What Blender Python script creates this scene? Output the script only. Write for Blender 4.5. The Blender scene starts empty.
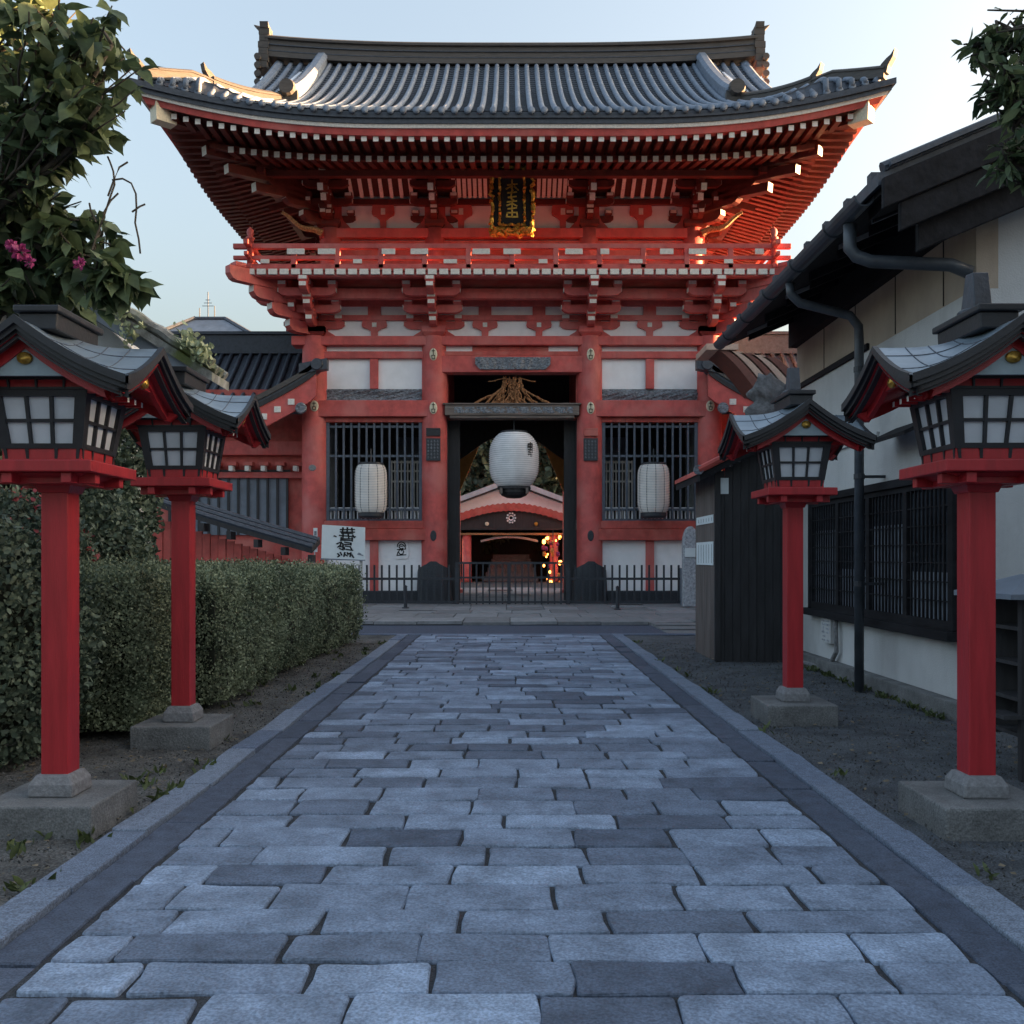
import bpy, math, random
import numpy as np
from mathutils import Vector, Matrix
random.seed(7); rng = np.random.default_rng(7)
R = math.radians
C = bpy.context.scene.collection
SC = bpy.context.scene

# ------------------------------------------------------------------ camera, sky, sun, exposure
F, H, VX, VY = 950.0, 1.5, 510.0, 557.0
cd = bpy.data.cameras.new('camera'); cam = bpy.data.objects.new('camera', cd); C.objects.link(cam)
cam.location = (0, 0, H); cam.rotation_euler = (R(90), 0, 0)
cd.sensor_width = 36; cd.lens = F / 1024 * 36
cd.shift_x = (512 - VX) / 1024; cd.shift_y = (VY - 512) / 1024
cd.clip_end = 3000; cd.clip_start = .05
SC.camera = cam
SUN_EL, SUN_AZ = 6.0, 84.0          # azimuth clockwise from the view direction (+Y); 90 = due right
w = bpy.data.worlds.new('World'); SC.world = w; w.use_nodes = True
wn = w.node_tree.nodes; bg = wn['Background']; bg.inputs[1].default_value = 0.11
sky = wn.new('ShaderNodeTexSky'); sky.sky_type = 'NISHITA'; sky.sun_disc = False
sky.sun_elevation = R(SUN_EL); sky.sun_rotation = R(SUN_AZ); sky.air_density = 1; sky.dust_density = 10; sky.ozone_density = 1
hsv = wn.new('ShaderNodeHueSaturation'); hsv.inputs['Saturation'].default_value = .8; hsv.inputs['Value'].default_value = .88
w.node_tree.links.new(sky.outputs[0], hsv.inputs['Color']); w.node_tree.links.new(hsv.outputs[0], bg.inputs[0])
sd = bpy.data.lights.new('sun', 'SUN'); sd.energy = 5.0; sd.angle = R(0.5); sd.color = (1.0, 0.56, 0.26)
sun = bpy.data.objects.new('sun', sd); C.objects.link(sun)
sv = Vector((math.cos(R(SUN_EL)) * math.sin(R(SUN_AZ)), math.cos(R(SUN_EL)) * math.cos(R(SUN_AZ)), math.sin(R(SUN_EL))))
sun.rotation_euler = (-sv).to_track_quat('-Z', 'Y').to_euler(); sun.location = (30, 0, 30)
SC.view_settings.view_transform = 'Standard'; SC.view_settings.look = 'None'
SC.view_settings.exposure = 3.38; SC.view_settings.gamma = 1
SC.cycles.max_bounces = 8; SC.cycles.diffuse_bounces = 5
def PX(px, d): return (px - VX) * d / F
def PZ(py, d): return H + (VY - py) * d / F

# ------------------------------------------------------------------ materials
def mat(name, col, rough=.6, var=.12, scale=6, bump=.0, bscale=40, metal=0, attr=None, col2=None, spec=.5, coat=0, dirt=0, stretch=None, transl=0, speck=None):
    m = bpy.data.materials.new(name); m.use_nodes = True; nt = m.node_tree; N = nt.nodes; L = nt.links
    b = N['Principled BSDF']; b.inputs['Roughness'].default_value = rough; b.inputs['Metallic'].default_value = metal
    b.inputs['Specular IOR Level'].default_value = spec
    if coat: b.inputs['Coat Weight'].default_value = coat; b.inputs['Coat Roughness'].default_value = .25
    tc = N.new('ShaderNodeTexCoord'); vec = tc.outputs['Object']
    if stretch:
        mp = N.new('ShaderNodeMapping'); mp.inputs['Scale'].default_value = stretch; L.new(vec, mp.inputs[0]); vec = mp.outputs[0]
    nz = N.new('ShaderNodeTexNoise'); nz.inputs['Scale'].default_value = scale; nz.inputs['Detail'].default_value = 6; nz.inputs['Roughness'].default_value = .62
    L.new(vec, nz.inputs['Vector'])
    rp = N.new('ShaderNodeMix'); rp.data_type = 'RGBA'
    c = np.array(col[:3]); c2 = np.array(col2[:3]) if col2 is not None else None
    a = c * (1 - var * 1.6); bb = np.minimum(c * (1 + var * 1.6), 1)
    mr = N.new('ShaderNodeMapRange'); mr.inputs[1].default_value = .3; mr.inputs[2].default_value = .7; L.new(nz.outputs[0], mr.inputs[0])
    rp.inputs[6].default_value = (*a, 1); rp.inputs[7].default_value = (*bb, 1); L.new(mr.outputs[0], rp.inputs[0])
    out = rp.outputs[2]
    if attr:
        at = N.new('ShaderNodeAttribute'); at.attribute_name = attr
        mx = N.new('ShaderNodeMix'); mx.data_type = 'RGBA'
        mx.inputs[6].default_value = (*c, 1); mx.inputs[7].default_value = (*c2, 1); L.new(at.outputs['Fac'], mx.inputs[0])
        m2 = N.new('ShaderNodeMix'); m2.data_type = 'RGBA'; m2.blend_type = 'MULTIPLY'; m2.inputs[0].default_value = 1
        g = N.new('ShaderNodeMapRange'); g.inputs[1].default_value = .3; g.inputs[2].default_value = .7; g.inputs[3].default_value = 1 - 1.6 * var; g.inputs[4].default_value = 1 + 1.6 * var; L.new(nz.outputs[0], g.inputs[0])
        L.new(mx.outputs[2], m2.inputs[6]); L.new(g.outputs[0], m2.inputs[7]); out = m2.outputs[2]
    elif c2 is not None:
        n2 = N.new('ShaderNodeTexNoise'); n2.inputs['Scale'].default_value = scale * .35; n2.inputs['Detail'].default_value = 8; L.new(vec, n2.inputs['Vector'])
        g = N.new('ShaderNodeMapRange'); g.inputs[1].default_value = .48; g.inputs[2].default_value = .66; L.new(n2.outputs[0], g.inputs[0])
        mx = N.new('ShaderNodeMix'); mx.data_type = 'RGBA'; L.new(g.outputs[0], mx.inputs[0]); L.new(out, mx.inputs[6]); mx.inputs[7].default_value = (*c2, 1); out = mx.outputs[2]
    if speck:
        ns = N.new('ShaderNodeTexNoise'); ns.inputs['Scale'].default_value = speck[0]; ns.inputs['Detail'].default_value = 3; L.new(tc.outputs['Object'], ns.inputs['Vector'])
        gs = N.new('ShaderNodeMapRange'); gs.inputs[1].default_value = .36; gs.inputs[2].default_value = .64; gs.inputs[3].default_value = 1 - speck[1]; gs.inputs[4].default_value = 1 + speck[1]; L.new(ns.outputs[0], gs.inputs[0])
        mz = N.new('ShaderNodeMix'); mz.data_type = 'RGBA'; mz.blend_type = 'MULTIPLY'; mz.inputs[0].default_value = 1; L.new(out, mz.inputs[6]); L.new(gs.outputs[0], mz.inputs[7]); out = mz.outputs[2]
    if dirt:
        n3 = N.new('ShaderNodeTexNoise'); n3.inputs['Scale'].default_value = 1.7; n3.inputs['Detail'].default_value = 9; n3.inputs['Roughness'].default_value = .7; md_ = N.new('ShaderNodeMapping'); md_.inputs['Scale'].default_value = (1.6, 1.6, .45); L.new(tc.outputs['Object'], md_.inputs[0]); L.new(md_.outputs[0], n3.inputs['Vector'])
        g = N.new('ShaderNodeMapRange'); g.inputs[1].default_value = .5; g.inputs[2].default_value = .75; g.inputs[4].default_value = dirt; L.new(n3.outputs[0], g.inputs[0])
        mx = N.new('ShaderNodeMix'); mx.data_type = 'RGBA'; L.new(g.outputs[0], mx.inputs[0]); L.new(out, mx.inputs[6]); mx.inputs[7].default_value = (*(c * .45), 1); out = mx.outputs[2]
    L.new(out, b.inputs['Base Color'])
    rr = N.new('ShaderNodeMapRange'); rr.inputs[3].default_value = max(0, rough - .1); rr.inputs[4].default_value = min(1, rough + .1); L.new(nz.outputs[0], rr.inputs[0]); L.new(rr.outputs[0], b.inputs['Roughness'])
    if bump:
        nb = N.new('ShaderNodeTexNoise'); nb.inputs['Scale'].default_value = bscale; nb.inputs['Detail'].default_value = 5; L.new(vec, nb.inputs['Vector'])
        bp = N.new('ShaderNodeBump'); bp.inputs['Strength'].default_value = bump; bp.inputs['Distance'].default_value = .02; L.new(nb.outputs[0], bp.inputs['Height']); L.new(bp.outputs[0], b.inputs['Normal'])
    if transl:
        tr = N.new('ShaderNodeBsdfTranslucent'); L.new(out, tr.inputs[0]); ms = N.new('ShaderNodeMixShader'); ms.inputs[0].default_value = transl
        L.new(b.outputs[0], ms.inputs[1]); L.new(tr.outputs[0], ms.inputs[2]); L.new(ms.outputs[0], N['Material Output'].inputs[0])
    return m
def emis(name, col, st):
    m = bpy.data.materials.new(name); m.use_nodes = True; b = m.node_tree.nodes['Principled BSDF']
    b.inputs['Base Color'].default_value = (*col, 1); b.inputs['Emission Color'].default_value = (*col, 1); b.inputs['Emission Strength'].default_value = st
    return m

M = {}
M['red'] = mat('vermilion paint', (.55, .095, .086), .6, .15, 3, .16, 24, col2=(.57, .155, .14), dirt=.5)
M['ured'] = mat('shaded brown red paint', (.14, .026, .021), .6, .18, 4, .15, 24, dirt=.5)  # upper-storey copy of the gate red, eave shade darkened into the colour
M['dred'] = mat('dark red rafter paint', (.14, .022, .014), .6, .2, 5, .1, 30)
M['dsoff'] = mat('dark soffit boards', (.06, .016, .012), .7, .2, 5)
M['redlo'] = mat('weathered vermilion', (.48, .085, .07), .65, .16, 4, .15, 25, col2=(.52, .15, .125), dirt=.4)
M['lred'] = mat('lantern red lacquer', (.38, .018, .025), .45, .12, 6, .12, 40, dirt=.55, stretch=(3, 3, .35))
M['white'] = mat('white plaster', (.89, .90, .93), .8, .03, 3, .05, 30, dirt=.08)
M['wtip'] = mat('white painted ends', (.72, .70, .66), .7, .10, 20)
M['black'] = mat('black lacquer', (.018, .020, .026), .5, .2, 8, .1, 40)
M['tymp'] = mat('pale teal board', (.26, .33, .37), .6, .1, 6)
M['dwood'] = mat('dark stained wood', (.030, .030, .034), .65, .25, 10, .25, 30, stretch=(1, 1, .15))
M['grille'] = mat('blue grey painted bars', (.09, .11, .145), .6, .15, 8)
M['iron'] = mat('black iron', (.03, .036, .046), .5, .2, 20)
M['tile'] = mat('dark roof tile', (.05, .06, .08), .5, .25, 9, .2, 30)
M['rib'] = mat('grey round tile', (.17, .21, .275), .62, .2, 5, .1, 30)
M['ridge'] = mat('grey brown ridge tile', (.078, .072, .068), .7, .2, 8, .3, 25, stretch=(.3, .3, 4))
M['copper'] = mat('lantern roof copper', (.24, .30, .36), .36, .14, 5, .06, 30, metal=.35)
M['gold'] = mat('old gilding', (.55, .33, .07), .4, .3, 20, metal=.8)
M['nose'] = mat('worn gilt carving', (.36, .25, .12), .6, .5, 22, .8, 30)
M['cream'] = mat('cream enamel', (.72, .66, .5), .6, .1, 20)
M['carve'] = mat('grey carved wood', (.17, .19, .22), .7, .55, 14, 1.0, 16, stretch=(1, 1, 2.2))
M['agedw'] = mat('aged brown wood', (.16, .13, .115), .7, .3, 9, .4, 20, stretch=(.2, 1, 2))
M['paper'] = mat('lantern paper', (.86, .87, .90), .75, .05, 4)
M['paper2'] = mat('ivory lantern paper', (.80, .76, .72), .75, .06, 4)
M['pane'] = mat('frosted pane', (.58, .62, .68), .35, .05, 6)
M['glass'] = mat('dark window glass', (.045, .055, .07), .12, .3, 1.5)
M['conc'] = mat('concrete', (.155, .158, .16), .85, .22, 5, .5, 50, dirt=.6, speck=(110, .25))
M['peb'] = mat('dull gravel', (.05, .05, .05), .95, .3, 20, attr='tone', col2=(.13, .13, .13))
M['rbrown'] = mat('red brown board', (.17, .06, .045), .6, .15, 8)
M['peach'] = mat('faded peach board', (.55, .38, .30), .6, .1, 8)
M['prib'] = mat('lantern hoop shade', (.46, .48, .52), .8, .06, 4)
M['granite'] = mat('granite footing', (.20, .20, .21), .8, .2, 30, .4, 60)
M['stone'] = mat('paving stone', (.082, .106, .155), .68, .22, 4, 1.0, 26, attr='tone', col2=(.29, .365, .49), spec=.5, speck=(85, .26), dirt=.5)
M['bed'] = mat('sandy joint', (.040, .042, .048), .95, .3, 20, .8, 60, speck=(150, .5))
M['band'] = mat('dark border slab', (.055, .072, .11), .75, .2, 10, .5, 60, attr='tone', col2=(.085, .105, .15), speck=(120, .3))
M['kerb'] = mat('kerb granite', (.115, .15, .22), .8, .16, 20, .5, 60, attr='tone', col2=(.20, .24, .31), speck=(120, .35))
M['soil'] = mat('dark soil', (.085, .083, .080), .95, .4, 3, 1.0, 45, col2=(.13, .128, .122), speck=(70, .5))
M['asph'] = mat('worn asphalt', (.074, .082, .094), .9, .3, 4, .9, 80, col2=(.105, .114, .124), speck=(90, .45))
M['plaza'] = mat('plaza slab', (.17, .175, .185), .8, .16, 6, .4, 40, attr='tone', col2=(.26, .27, .285))
M['wallw'] = mat('grey white stucco', (.52, .525, .53), .85, .06, 1.5, .3, 60, dirt=.3)
M['wallt'] = mat('tan plaster', (.40, .33, .265), .85, .09, 1.5, .15, 60, dirt=.25)
M['pipe'] = mat('dark drain pipe', (.055, .065, .08), .45, .2, 6)
M['housew'] = mat('sooty timber', (.017, .017, .020), .75, .3, 8, .3, 20, stretch=(1, .2, 1), spec=.15)
M['batten'] = mat('grey batten', (.26, .26, .27), .7, .2, 8)
M['plank'] = mat('brown boards', (.115, .095, .088), .75, .25, 8, .3, 30, stretch=(1, 1, .12))
M['hroof'] = mat('pale grey copper roof', (.42, .46, .52), .5, .1, 3)
M['weed'] = mat('weed blades', (.04, .06, .02), .6, .2, 20, attr='tone', col2=(.12, .15, .05), transl=.2)
M['greyroof'] = mat('blue grey slate', (.17, .20, .25), .6, .15, 2)
M['moss'] = mat('mossy tile', (.20, .205, .20), .85, .4, 6, .8, 12, col2=(.10, .12, .035))
M['leaf'] = mat('tree leaf', (.042, .072, .036), .5, .25, 14, attr='tone', col2=(.16, .21, .10), transl=.32, spec=.4)
M['hleaf'] = mat('hedge leaf', (.082, .110, .066), .6, .25, 3, attr='tone', col2=(.33, .375, .24), transl=.15, spec=.35)
M['dleaf'] = mat('shrub leaf', (.040, .062, .045), .55, .2, 30, attr='tone', col2=(.16, .205, .14), transl=.15, spec=.4)
M['core'] = mat('inner twigs', (.016, .02, .011), .9, .3, 12)
M['bark'] = mat('bark', (.06, .05, .04), .9, .3, 10, .8, 20)
M['pink'] = mat('magenta petals', (.40, .06, .20), .6, .2, 30, transl=.3)
M['redlf'] = mat('red leaf tips', (.28, .04, .05), .6, .3, 30, transl=.2)
M['straw'] = mat('straw rope', (.36, .17, .075), .85, .4, 20)
M['ink'] = mat('black ink', (.012, .012, .014), .8, .1, 10)
M['sign'] = mat('pale sign board', (.66, .73, .76), .5, .04, 4)
M['orange'] = mat('ochre wall', (.55, .27, .08), .8, .1, 4)
M['stele'] = mat('grey carved stone', (.36, .38, .42), .85, .3, 14, .9, 25)
M['oni'] = mat('pitted grey tile clay', (.11, .11, .115), .8, .4, 7, .9, 18)
MGLOW = emis('lit paper', (1.0, .30, .05), 1.3)
M['litter'] = mat('dry leaf litter', (.07, .055, .035), .9, .3, 10, attr='tone', col2=(.20, .16, .11))

# ------------------------------------------------------------------ helpers
class MB:
    def __init__(s): s.v = []; s.f = []; s.m = []; s.t = []
    def add(s, vs, fs, m=0, tone=None):
        o = len(s.v); s.v += [tuple(p) for p in vs]
        for f in fs: s.f.append([i + o for i in f]); s.m.append(m); s.t.append(tone if tone is not None else .5)
    def box(s, x0, x1, y0, y1, z0, z1, m=0, tone=None, fm=None, skip=()):
        vs = [(x0,y0,z0),(x1,y0,z0),(x1,y1,z0),(x0,y1,z0),(x0,y0,z1),(x1,y0,z1),(x1,y1,z1),(x0,y1,z1)]
        s.add(vs, [(0,3,2,1),(4,5,6,7),(0,1,5,4),(1,2,6,5),(2,3,7,6),(3,0,4,7)], m, tone)
        if fm:
            for k, mm in fm.items(): s.m[len(s.m) - 6 + k] = mm      # 0 bottom 1 top 2 front 3 right 4 back 5 left
    def frame(s, o, U, V, W, u0, u1, v0, v1, w0, w1, m=0, fm=None):   # box in a local frame (u along, v outward, w up)
        o = Vector(o); P = lambda u, v, w_: tuple(o + U * u + V * v + W * w_)
        vs = [P(u0,v0,w0),P(u1,v0,w0),P(u1,v1,w0),P(u0,v1,w0),P(u0,v0,w1),P(u1,v0,w1),P(u1,v1,w1),P(u0,v1,w1)]
        s.add(vs, [(0,3,2,1),(4,5,6,7),(0,1,5,4),(1,2,6,5),(2,3,7,6),(3,0,4,7)], m)
        if fm:
            for k, mm in fm.items(): s.m[len(s.m) - 6 + k] = mm
    def prism(s, poly, fn, a, b, m=0, cap=True):                     # poly of 2-D points, fn(p, depth) -> 3-D
        n = len(poly); vs = [fn(p, a) for p in poly] + [fn(p, b) for p in poly]
        fs = [(i, (i+1) % n, n + (i+1) % n, n + i) for i in range(n)]
        if cap: fs += [tuple(range(n))[::-1], tuple(range(n, 2*n))]
        s.add(vs, fs, m)
    def tube(s, pts, r, n=8, m=0, cap=True):
        pts = [Vector(p) for p in pts]; k = len(pts); rs = r if isinstance(r, (list, tuple)) else [r] * k
        rings = []
        for i, p in enumerate(pts):
            d = (pts[min(i+1, k-1)] - pts[max(i-1, 0)])
            if d.length < 1e-9: d = Vector((0, 0, 1))
            d.normalize(); a = Vector((0, 0, 1)) if abs(d.z) < .9 else Vector((1, 0, 0))
            u = d.cross(a).normalized(); v = d.cross(u)
            rings.append([tuple(p + (u * math.cos(t) + v * math.sin(t)) * rs[i]) for t in [2 * math.pi * j / n for j in range(n)]])
        s.rings(rings, m, cap)
    def rings(s, rings, m=0, cap=True):
        n = len(rings[0]); vs = [p for r in rings for p in r]; fs = []
        for i in range(len(rings) - 1):
            for j in range(n): fs.append((i*n+j, i*n+(j+1) % n, (i+1)*n+(j+1) % n, (i+1)*n+j))
        if cap: fs += [tuple(range(n)), tuple(range((len(rings)-1)*n, len(rings)*n))[::-1]]
        s.add(vs, fs, m)
    def lathe(s, prof, c, n=24, m=0, ax='z', cap=True):
        cx, cy, cz = c; rr = []
        for r, h in prof:
            ring = []
            for j in range(n):
                a = 2 * math.pi * j / n; u, v = r * math.cos(a), r * math.sin(a)
                ring.append((cx+u, cy+v, cz+h) if ax == 'z' else ((cx+u, cy+h, cz+v) if ax == 'y' else (cx+h, cy+u, cz+v)))
            rr.append(ring)
        s.rings(rr, m, cap)
    def grid(s, rows, m=0):
        k = len(rows[0]); vs = [p for r in rows for p in r]
        s.add(vs, [(i*k+j, i*k+j+1, (i+1)*k+j+1, (i+1)*k+j) for i in range(len(rows)-1) for j in range(k-1)], m)
    def build(s, name, mats, parent=None, smooth=False, bevel=0, tone=False, solid=0):
        if not isinstance(mats, (list, tuple)): mats = [mats]
        me = bpy.data.meshes.new(name); off = Vector((0, 0, 0))
        p = parent
        while p is not None: off += Vector(p.location); p = p.parent
        me.from_pydata([(a - off.x, b - off.y, c - off.z) for a, b, c in s.v], [], s.f)
        for mm in mats: me.materials.append(M[mm] if isinstance(mm, str) else mm)
        me.polygons.foreach_set('material_index', s.m)
        if smooth: me.polygons.foreach_set('use_smooth', [True] * len(s.f))
        if tone:
            at = me.attributes.new('tone', 'FLOAT', 'FACE'); at.data.foreach_set('value', s.t)
        import bmesh
        bm = bmesh.new(); bm.from_mesh(me); bmesh.ops.recalc_face_normals(bm, faces=bm.faces); bm.to_mesh(me); bm.free()
        o = bpy.data.objects.new(name, me); C.objects.link(o)
        if parent: o.parent = parent
        if solid:
            md = o.modifiers.new('t', 'SOLIDIFY'); md.thickness = solid
        if bevel:
            md = o.modifiers.new('b', 'BEVEL'); md.width = bevel; md.segments = 2; md.limit_method = 'ANGLE'; md.angle_limit = R(40)
        if smooth == 'auto':
            pass
        return o
def tag(o, label=None, cat=None, group=None, kind=None):
    if label: o['label'] = label
    if cat: o['category'] = cat
    if group: o['group'] = group
    if kind: o['kind'] = kind
    return o
def thing(name, label, cat, loc=(0, 0, 0), group=None):
    o = bpy.data.objects.new(name, None); C.objects.link(o); o.location = loc; o.empty_display_size = .3
    return tag(o, label, cat, group)
def copy_tree(o, parent=None):
    c = o.copy(); C.objects.link(c); c.parent = parent
    for ch in [x for x in list(C.objects) if x.parent == o]: copy_tree(ch, c)
    return c
def text_bits(s, size):
    cu = bpy.data.curves.new('t', 'FONT'); cu.body = s; cu.size = size; cu.align_x = 'CENTER'; cu.align_y = 'CENTER'; cu.extrude = .004
    o = bpy.data.objects.new('t', cu); C.objects.link(o); dg = bpy.context.evaluated_depsgraph_get()
    me = bpy.data.meshes.new_from_object(o.evaluated_get(dg)); vs = [tuple(v.co) for v in me.vertices]; fs = [tuple(p.vertices) for p in me.polygons]
    bpy.data.objects.remove(o); bpy.data.curves.remove(cu); bpy.data.meshes.remove(me)
    return vs, fs
def strokes(mb, lines, fn, wd, m=0):               # brush strokes: flat thin ribbons, fn(u, v, out)
    for ln in lines:
        pts = [Vector((a, b, 0)) for a, b in ln]
        for a, b in zip(pts[:-1], pts[1:]):
            d = (b - a)
            if d.length < 1e-6: continue
            nrm = Vector((-d.y, d.x, 0)).normalized() * wd * .5; e = d.normalized() * wd * .35
            q = [a + nrm - e, b + nrm * .8 + e, b - nrm * .8 + e, a - nrm - e]
            vs = [fn(p.x, p.y, 0) for p in q] + [fn(p.x, p.y, .006) for p in q]
            mb.add(vs, [(0,1,2,3),(4,5,6,7),(0,1,5,4),(1,2,6,5),(2,3,7,6),(3,0,4,7)], m)
def raw_mesh(name, verts, faces_n, mat_, parent=None, tone=None, smooth=False):   # numpy: verts (n,3), faces (k,c)
    me = bpy.data.meshes.new(name); off = Vector((0, 0, 0)); p = parent
    while p is not None: off += Vector(p.location); p = p.parent
    verts = np.asarray(verts, dtype=np.float32) - np.array(off, dtype=np.float32); k, c = faces_n.shape
    me.vertices.add(len(verts)); me.vertices.foreach_set('co', verts.ravel())
    me.loops.add(k * c); me.loops.foreach_set('vertex_index', faces_n.astype(np.int32).ravel())
    me.polygons.add(k); me.polygons.foreach_set('loop_start', np.arange(0, k * c, c, dtype=np.int32))
    if smooth: me.polygons.foreach_set('use_smooth', np.ones(k, dtype=bool))
    if tone is not None:
        at = me.attributes.new('tone', 'FLOAT', 'FACE'); at.data.foreach_set('value', np.asarray(tone, dtype=np.float32))
    me.update(calc_edges=True); me.materials.append(M[mat_])
    o = bpy.data.objects.new(name, me); C.objects.link(o)
    if parent: o.parent = parent
    return o
TEMPL = {
 'oval': (np.array([(0,0,0),(.30,.30,.05),(0,.45,-.03),(-.30,.30,.05),(.28,.68,.03),(0,1,-.08),(-.28,.68,.03)]), [(0,1,2,3),(2,1,4,5),(3,2,5,6)]),
 'big': (np.array([(0,0,0),(.20,.16,.05),(.30,.40,.02),(.24,.62,-.03),(.0,.30,-.02),(0,.65,-.06),(0,1.05,-.22),(-.20,.16,.05),(-.30,.40,.02),(-.24,.62,-.03),(.07,.88,-.14),(-.07,.88,-.14)]), [(0,1,2,4),(4,2,3,5),(0,4,8,7),(4,5,9,8),(5,3,10,6),(5,6,11,9)]),
 'long': (np.array([(0,0,0),(.17,.30,.04),(0,.45,-.02),(-.17,.30,.04),(.15,.65,.02),(0,1,-.12),(-.15,.65,.02)]), [(0,1,2,3),(2,1,4,5),(3,2,5,6)]),
 'chip': (np.array([(0,0,0),(.33,.5,.06),(0,1,0),(-.33,.5,.06)]), [(0,1,2,3)]),
}
def leaves(pos, direc, nrm, size, templ):           # arrays -> verts, faces
    tv, tf = TEMPL[templ]; n = len(pos)
    d = direc / (np.linalg.norm(direc, axis=1, keepdims=True) + 1e-9)
    x = np.cross(d, nrm); x /= (np.linalg.norm(x, axis=1, keepdims=True) + 1e-9); z = np.cross(x, d)
    v = pos[:, None] + (tv[None, :, 0:1] * x[:, None] + tv[None, :, 1:2] * d[:, None] + tv[None, :, 2:3] * z[:, None]) * size[:, None, None]
    f = np.array(tf)[None] + (np.arange(n) * len(tv))[:, None, None]
    return v.reshape(-1, 3), f.reshape(-1, 4), np.repeat(np.arange(n), len(tf))
def rnd(n): 
    a = rng.normal(size=(n, 3)); return a / np.linalg.norm(a, axis=1, keepdims=True)
def lump(p, sc, seed):                               # cheap smooth noise from sines
    r = np.random.default_rng(seed); out = np.zeros(len(p))
    for k in range(6):
        a = r.normal(size=3) * sc * (1 + .6 * k); out += np.sin(p @ a + r.uniform(0, 6.28)) / (1 + .6 * k)
    return out / 2.6
# ------------------------------------------------------------------ ground, paths, plaza
def setting(o): o['kind'] = 'structure'; return o
mb = MB(); mb.box(-600, 600, -30, 1200, -.6, -.05); setting(mb.build('ground', 'asph'))
def relief(name, x0, x1, y0, y1, z, amp, m, step=.12, slope=None):
    mb = MB(); nx = int((x1-x0)/step)+1; ny = int((y1-y0)/step)+1
    X, Y = np.meshgrid(np.linspace(x0, x1, nx), np.linspace(y0, y1, ny)); P = np.stack([X, Y, X*0], -1).reshape(-1, 3)
    Z = z + amp * (lump(P, 1.1, 3) + .5 * lump(P, 4, 5)) + .35 * amp * rng.normal(size=len(P))
    P[:, 2] = Z; i = np.arange(nx*ny).reshape(ny, nx); f = np.stack([i[:-1,:-1], i[:-1,1:], i[1:,1:], i[1:,:-1]], -1).reshape(-1, 4)
    return setting(raw_mesh(name, P, f, m, smooth=True))
relief('soil', -9, -2.16, .5, 18.6, -.012, .012, 'soil', .09)
relief('asphalt_strip', 2.16, 4.32, .5, 18.6, -.012, .006, 'asph', .09)
relief('yard_ground', 4.32, 12, .5, 8.6, -.02, .006, 'asph', .2)
# paving: rows of individually cut granite setts on a sandy bed
mb = MB(); mb.box(-1.74, 1.74, .6, 18.3, -.04, -.006); setting(mb.build('paving_bed', 'bed'))
def sett(mb, x0, x1, y0, y1, tone, hz, rad, jit=.006, drop=.014):
    # rounded, slightly irregular outline; a chamfer ring and a top
    jx = lambda: rng.normal() * jit
    c = [(x0+jx(), y0+jx()), (x1+jx(), y0+jx()), (x1+jx(), y1+jx()), (x0+jx(), y1+jx())]
    poly = []
    for k in range(4):
        p = Vector((*c[k], 0)); a = Vector((*c[k-1], 0)); b = Vector((*c[(k+1) % 4], 0)); r = rad * rng.uniform(.5, 1.5)
        u = (a-p).normalized() * r; v = (b-p).normalized() * r
        poly += [p+u, p+u*.32+v*.32, p+v]
        q = p.lerp(b, rng.uniform(.35, .65)); nn = Vector((-(b-p).y, (b-p).x, 0)).normalized(); poly.append(q + nn * rng.normal() * jit * .7)
    ce = sum(poly, Vector()) / len(poly); n = len(poly); tx, ty = rng.normal() * .004, rng.normal() * .006
    def lift(p, z): return (p.x, p.y, z + tx * (p.x - ce.x) * 2 + ty * (p.y - ce.y) * 2)
    ch = .008
    top = [p + (ce - p).normalized() * ch for p in poly]; mid = [p + (ce - p).normalized() * ch * .3 for p in poly]
    vs = [lift(p, hz - drop - .02) for p in poly] + [lift(p, hz - .007) for p in mid] + [lift(p, hz) for p in top]
    fs = [(i, (i+1) % n, n+(i+1) % n, n+i) for i in range(n)] + [(n+i, n+(i+1) % n, 2*n+(i+1) % n, 2*n+i) for i in range(n)] + [tuple(range(2*n, 3*n))]
    mb.add(vs, fs, 0, tone)
mb = MB(); y = 1.2
while y < 18.2:
    hgt = rng.uniform(.25, .325) if y < 12 else rng.uniform(.27, .36)
    y1 = min(y + hgt, 18.28); x = -1.72 + rng.uniform(-.0, .02); x -= 0
    first = True
    while x < 1.70:
        wd = rng.uniform(.42, .66) if not first else rng.uniform(.18, .5)
        first = False
        x1 = x + wd
        if x1 > 1.45: x1 = 1.715 if 1.715 - x < .75 else x + (1.715 - x) * rng.uniform(.45, .6)
        t = float(np.clip(rng.normal(.58, .27), .05, 1)); 
        if rng.random() < .09: t = rng.uniform(0, .2)
        g = rng.uniform(.004, .009)
        sett(mb, x + g, x1 - g, y + rng.uniform(.005, .009), y1 - rng.uniform(.005, .009), t, .009 + rng.normal() * .002, .017, .008)
        x = x1
    y = y1
setting(mb.build('paving', 'stone', tone=True))
for sgn, nm in ((-1, 'left'), (1, 'right')):
    mb = MB(); y = .8
    while y < 18.3:
        y1 = min(y + rng.uniform(.75, 1.0), 18.3); a, b = sorted((sgn * 1.735, sgn * 1.945))
        sett(mb, a, b, y + .004, y1 - .004, float(rng.uniform(0, 1)), .004 + rng.normal() * .002, .012, .002, .02); y = y1
    setting(mb.build('border_strip', 'band', tone=True))
    mb = MB(); y = .5
    while y < 18.3:
        y1 = min(y + rng.uniform(.85, 1.1), 18.3); a, b = sorted((sgn * 1.955, sgn * 2.155))
        sett(mb, a, b, y + .004, y1 - .004, float(rng.uniform(0, 1)), .022 + rng.normal() * .003, .012, .002, .06); y = y1
    setting(mb.build('kerb', 'kerb', tone=True))
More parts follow.
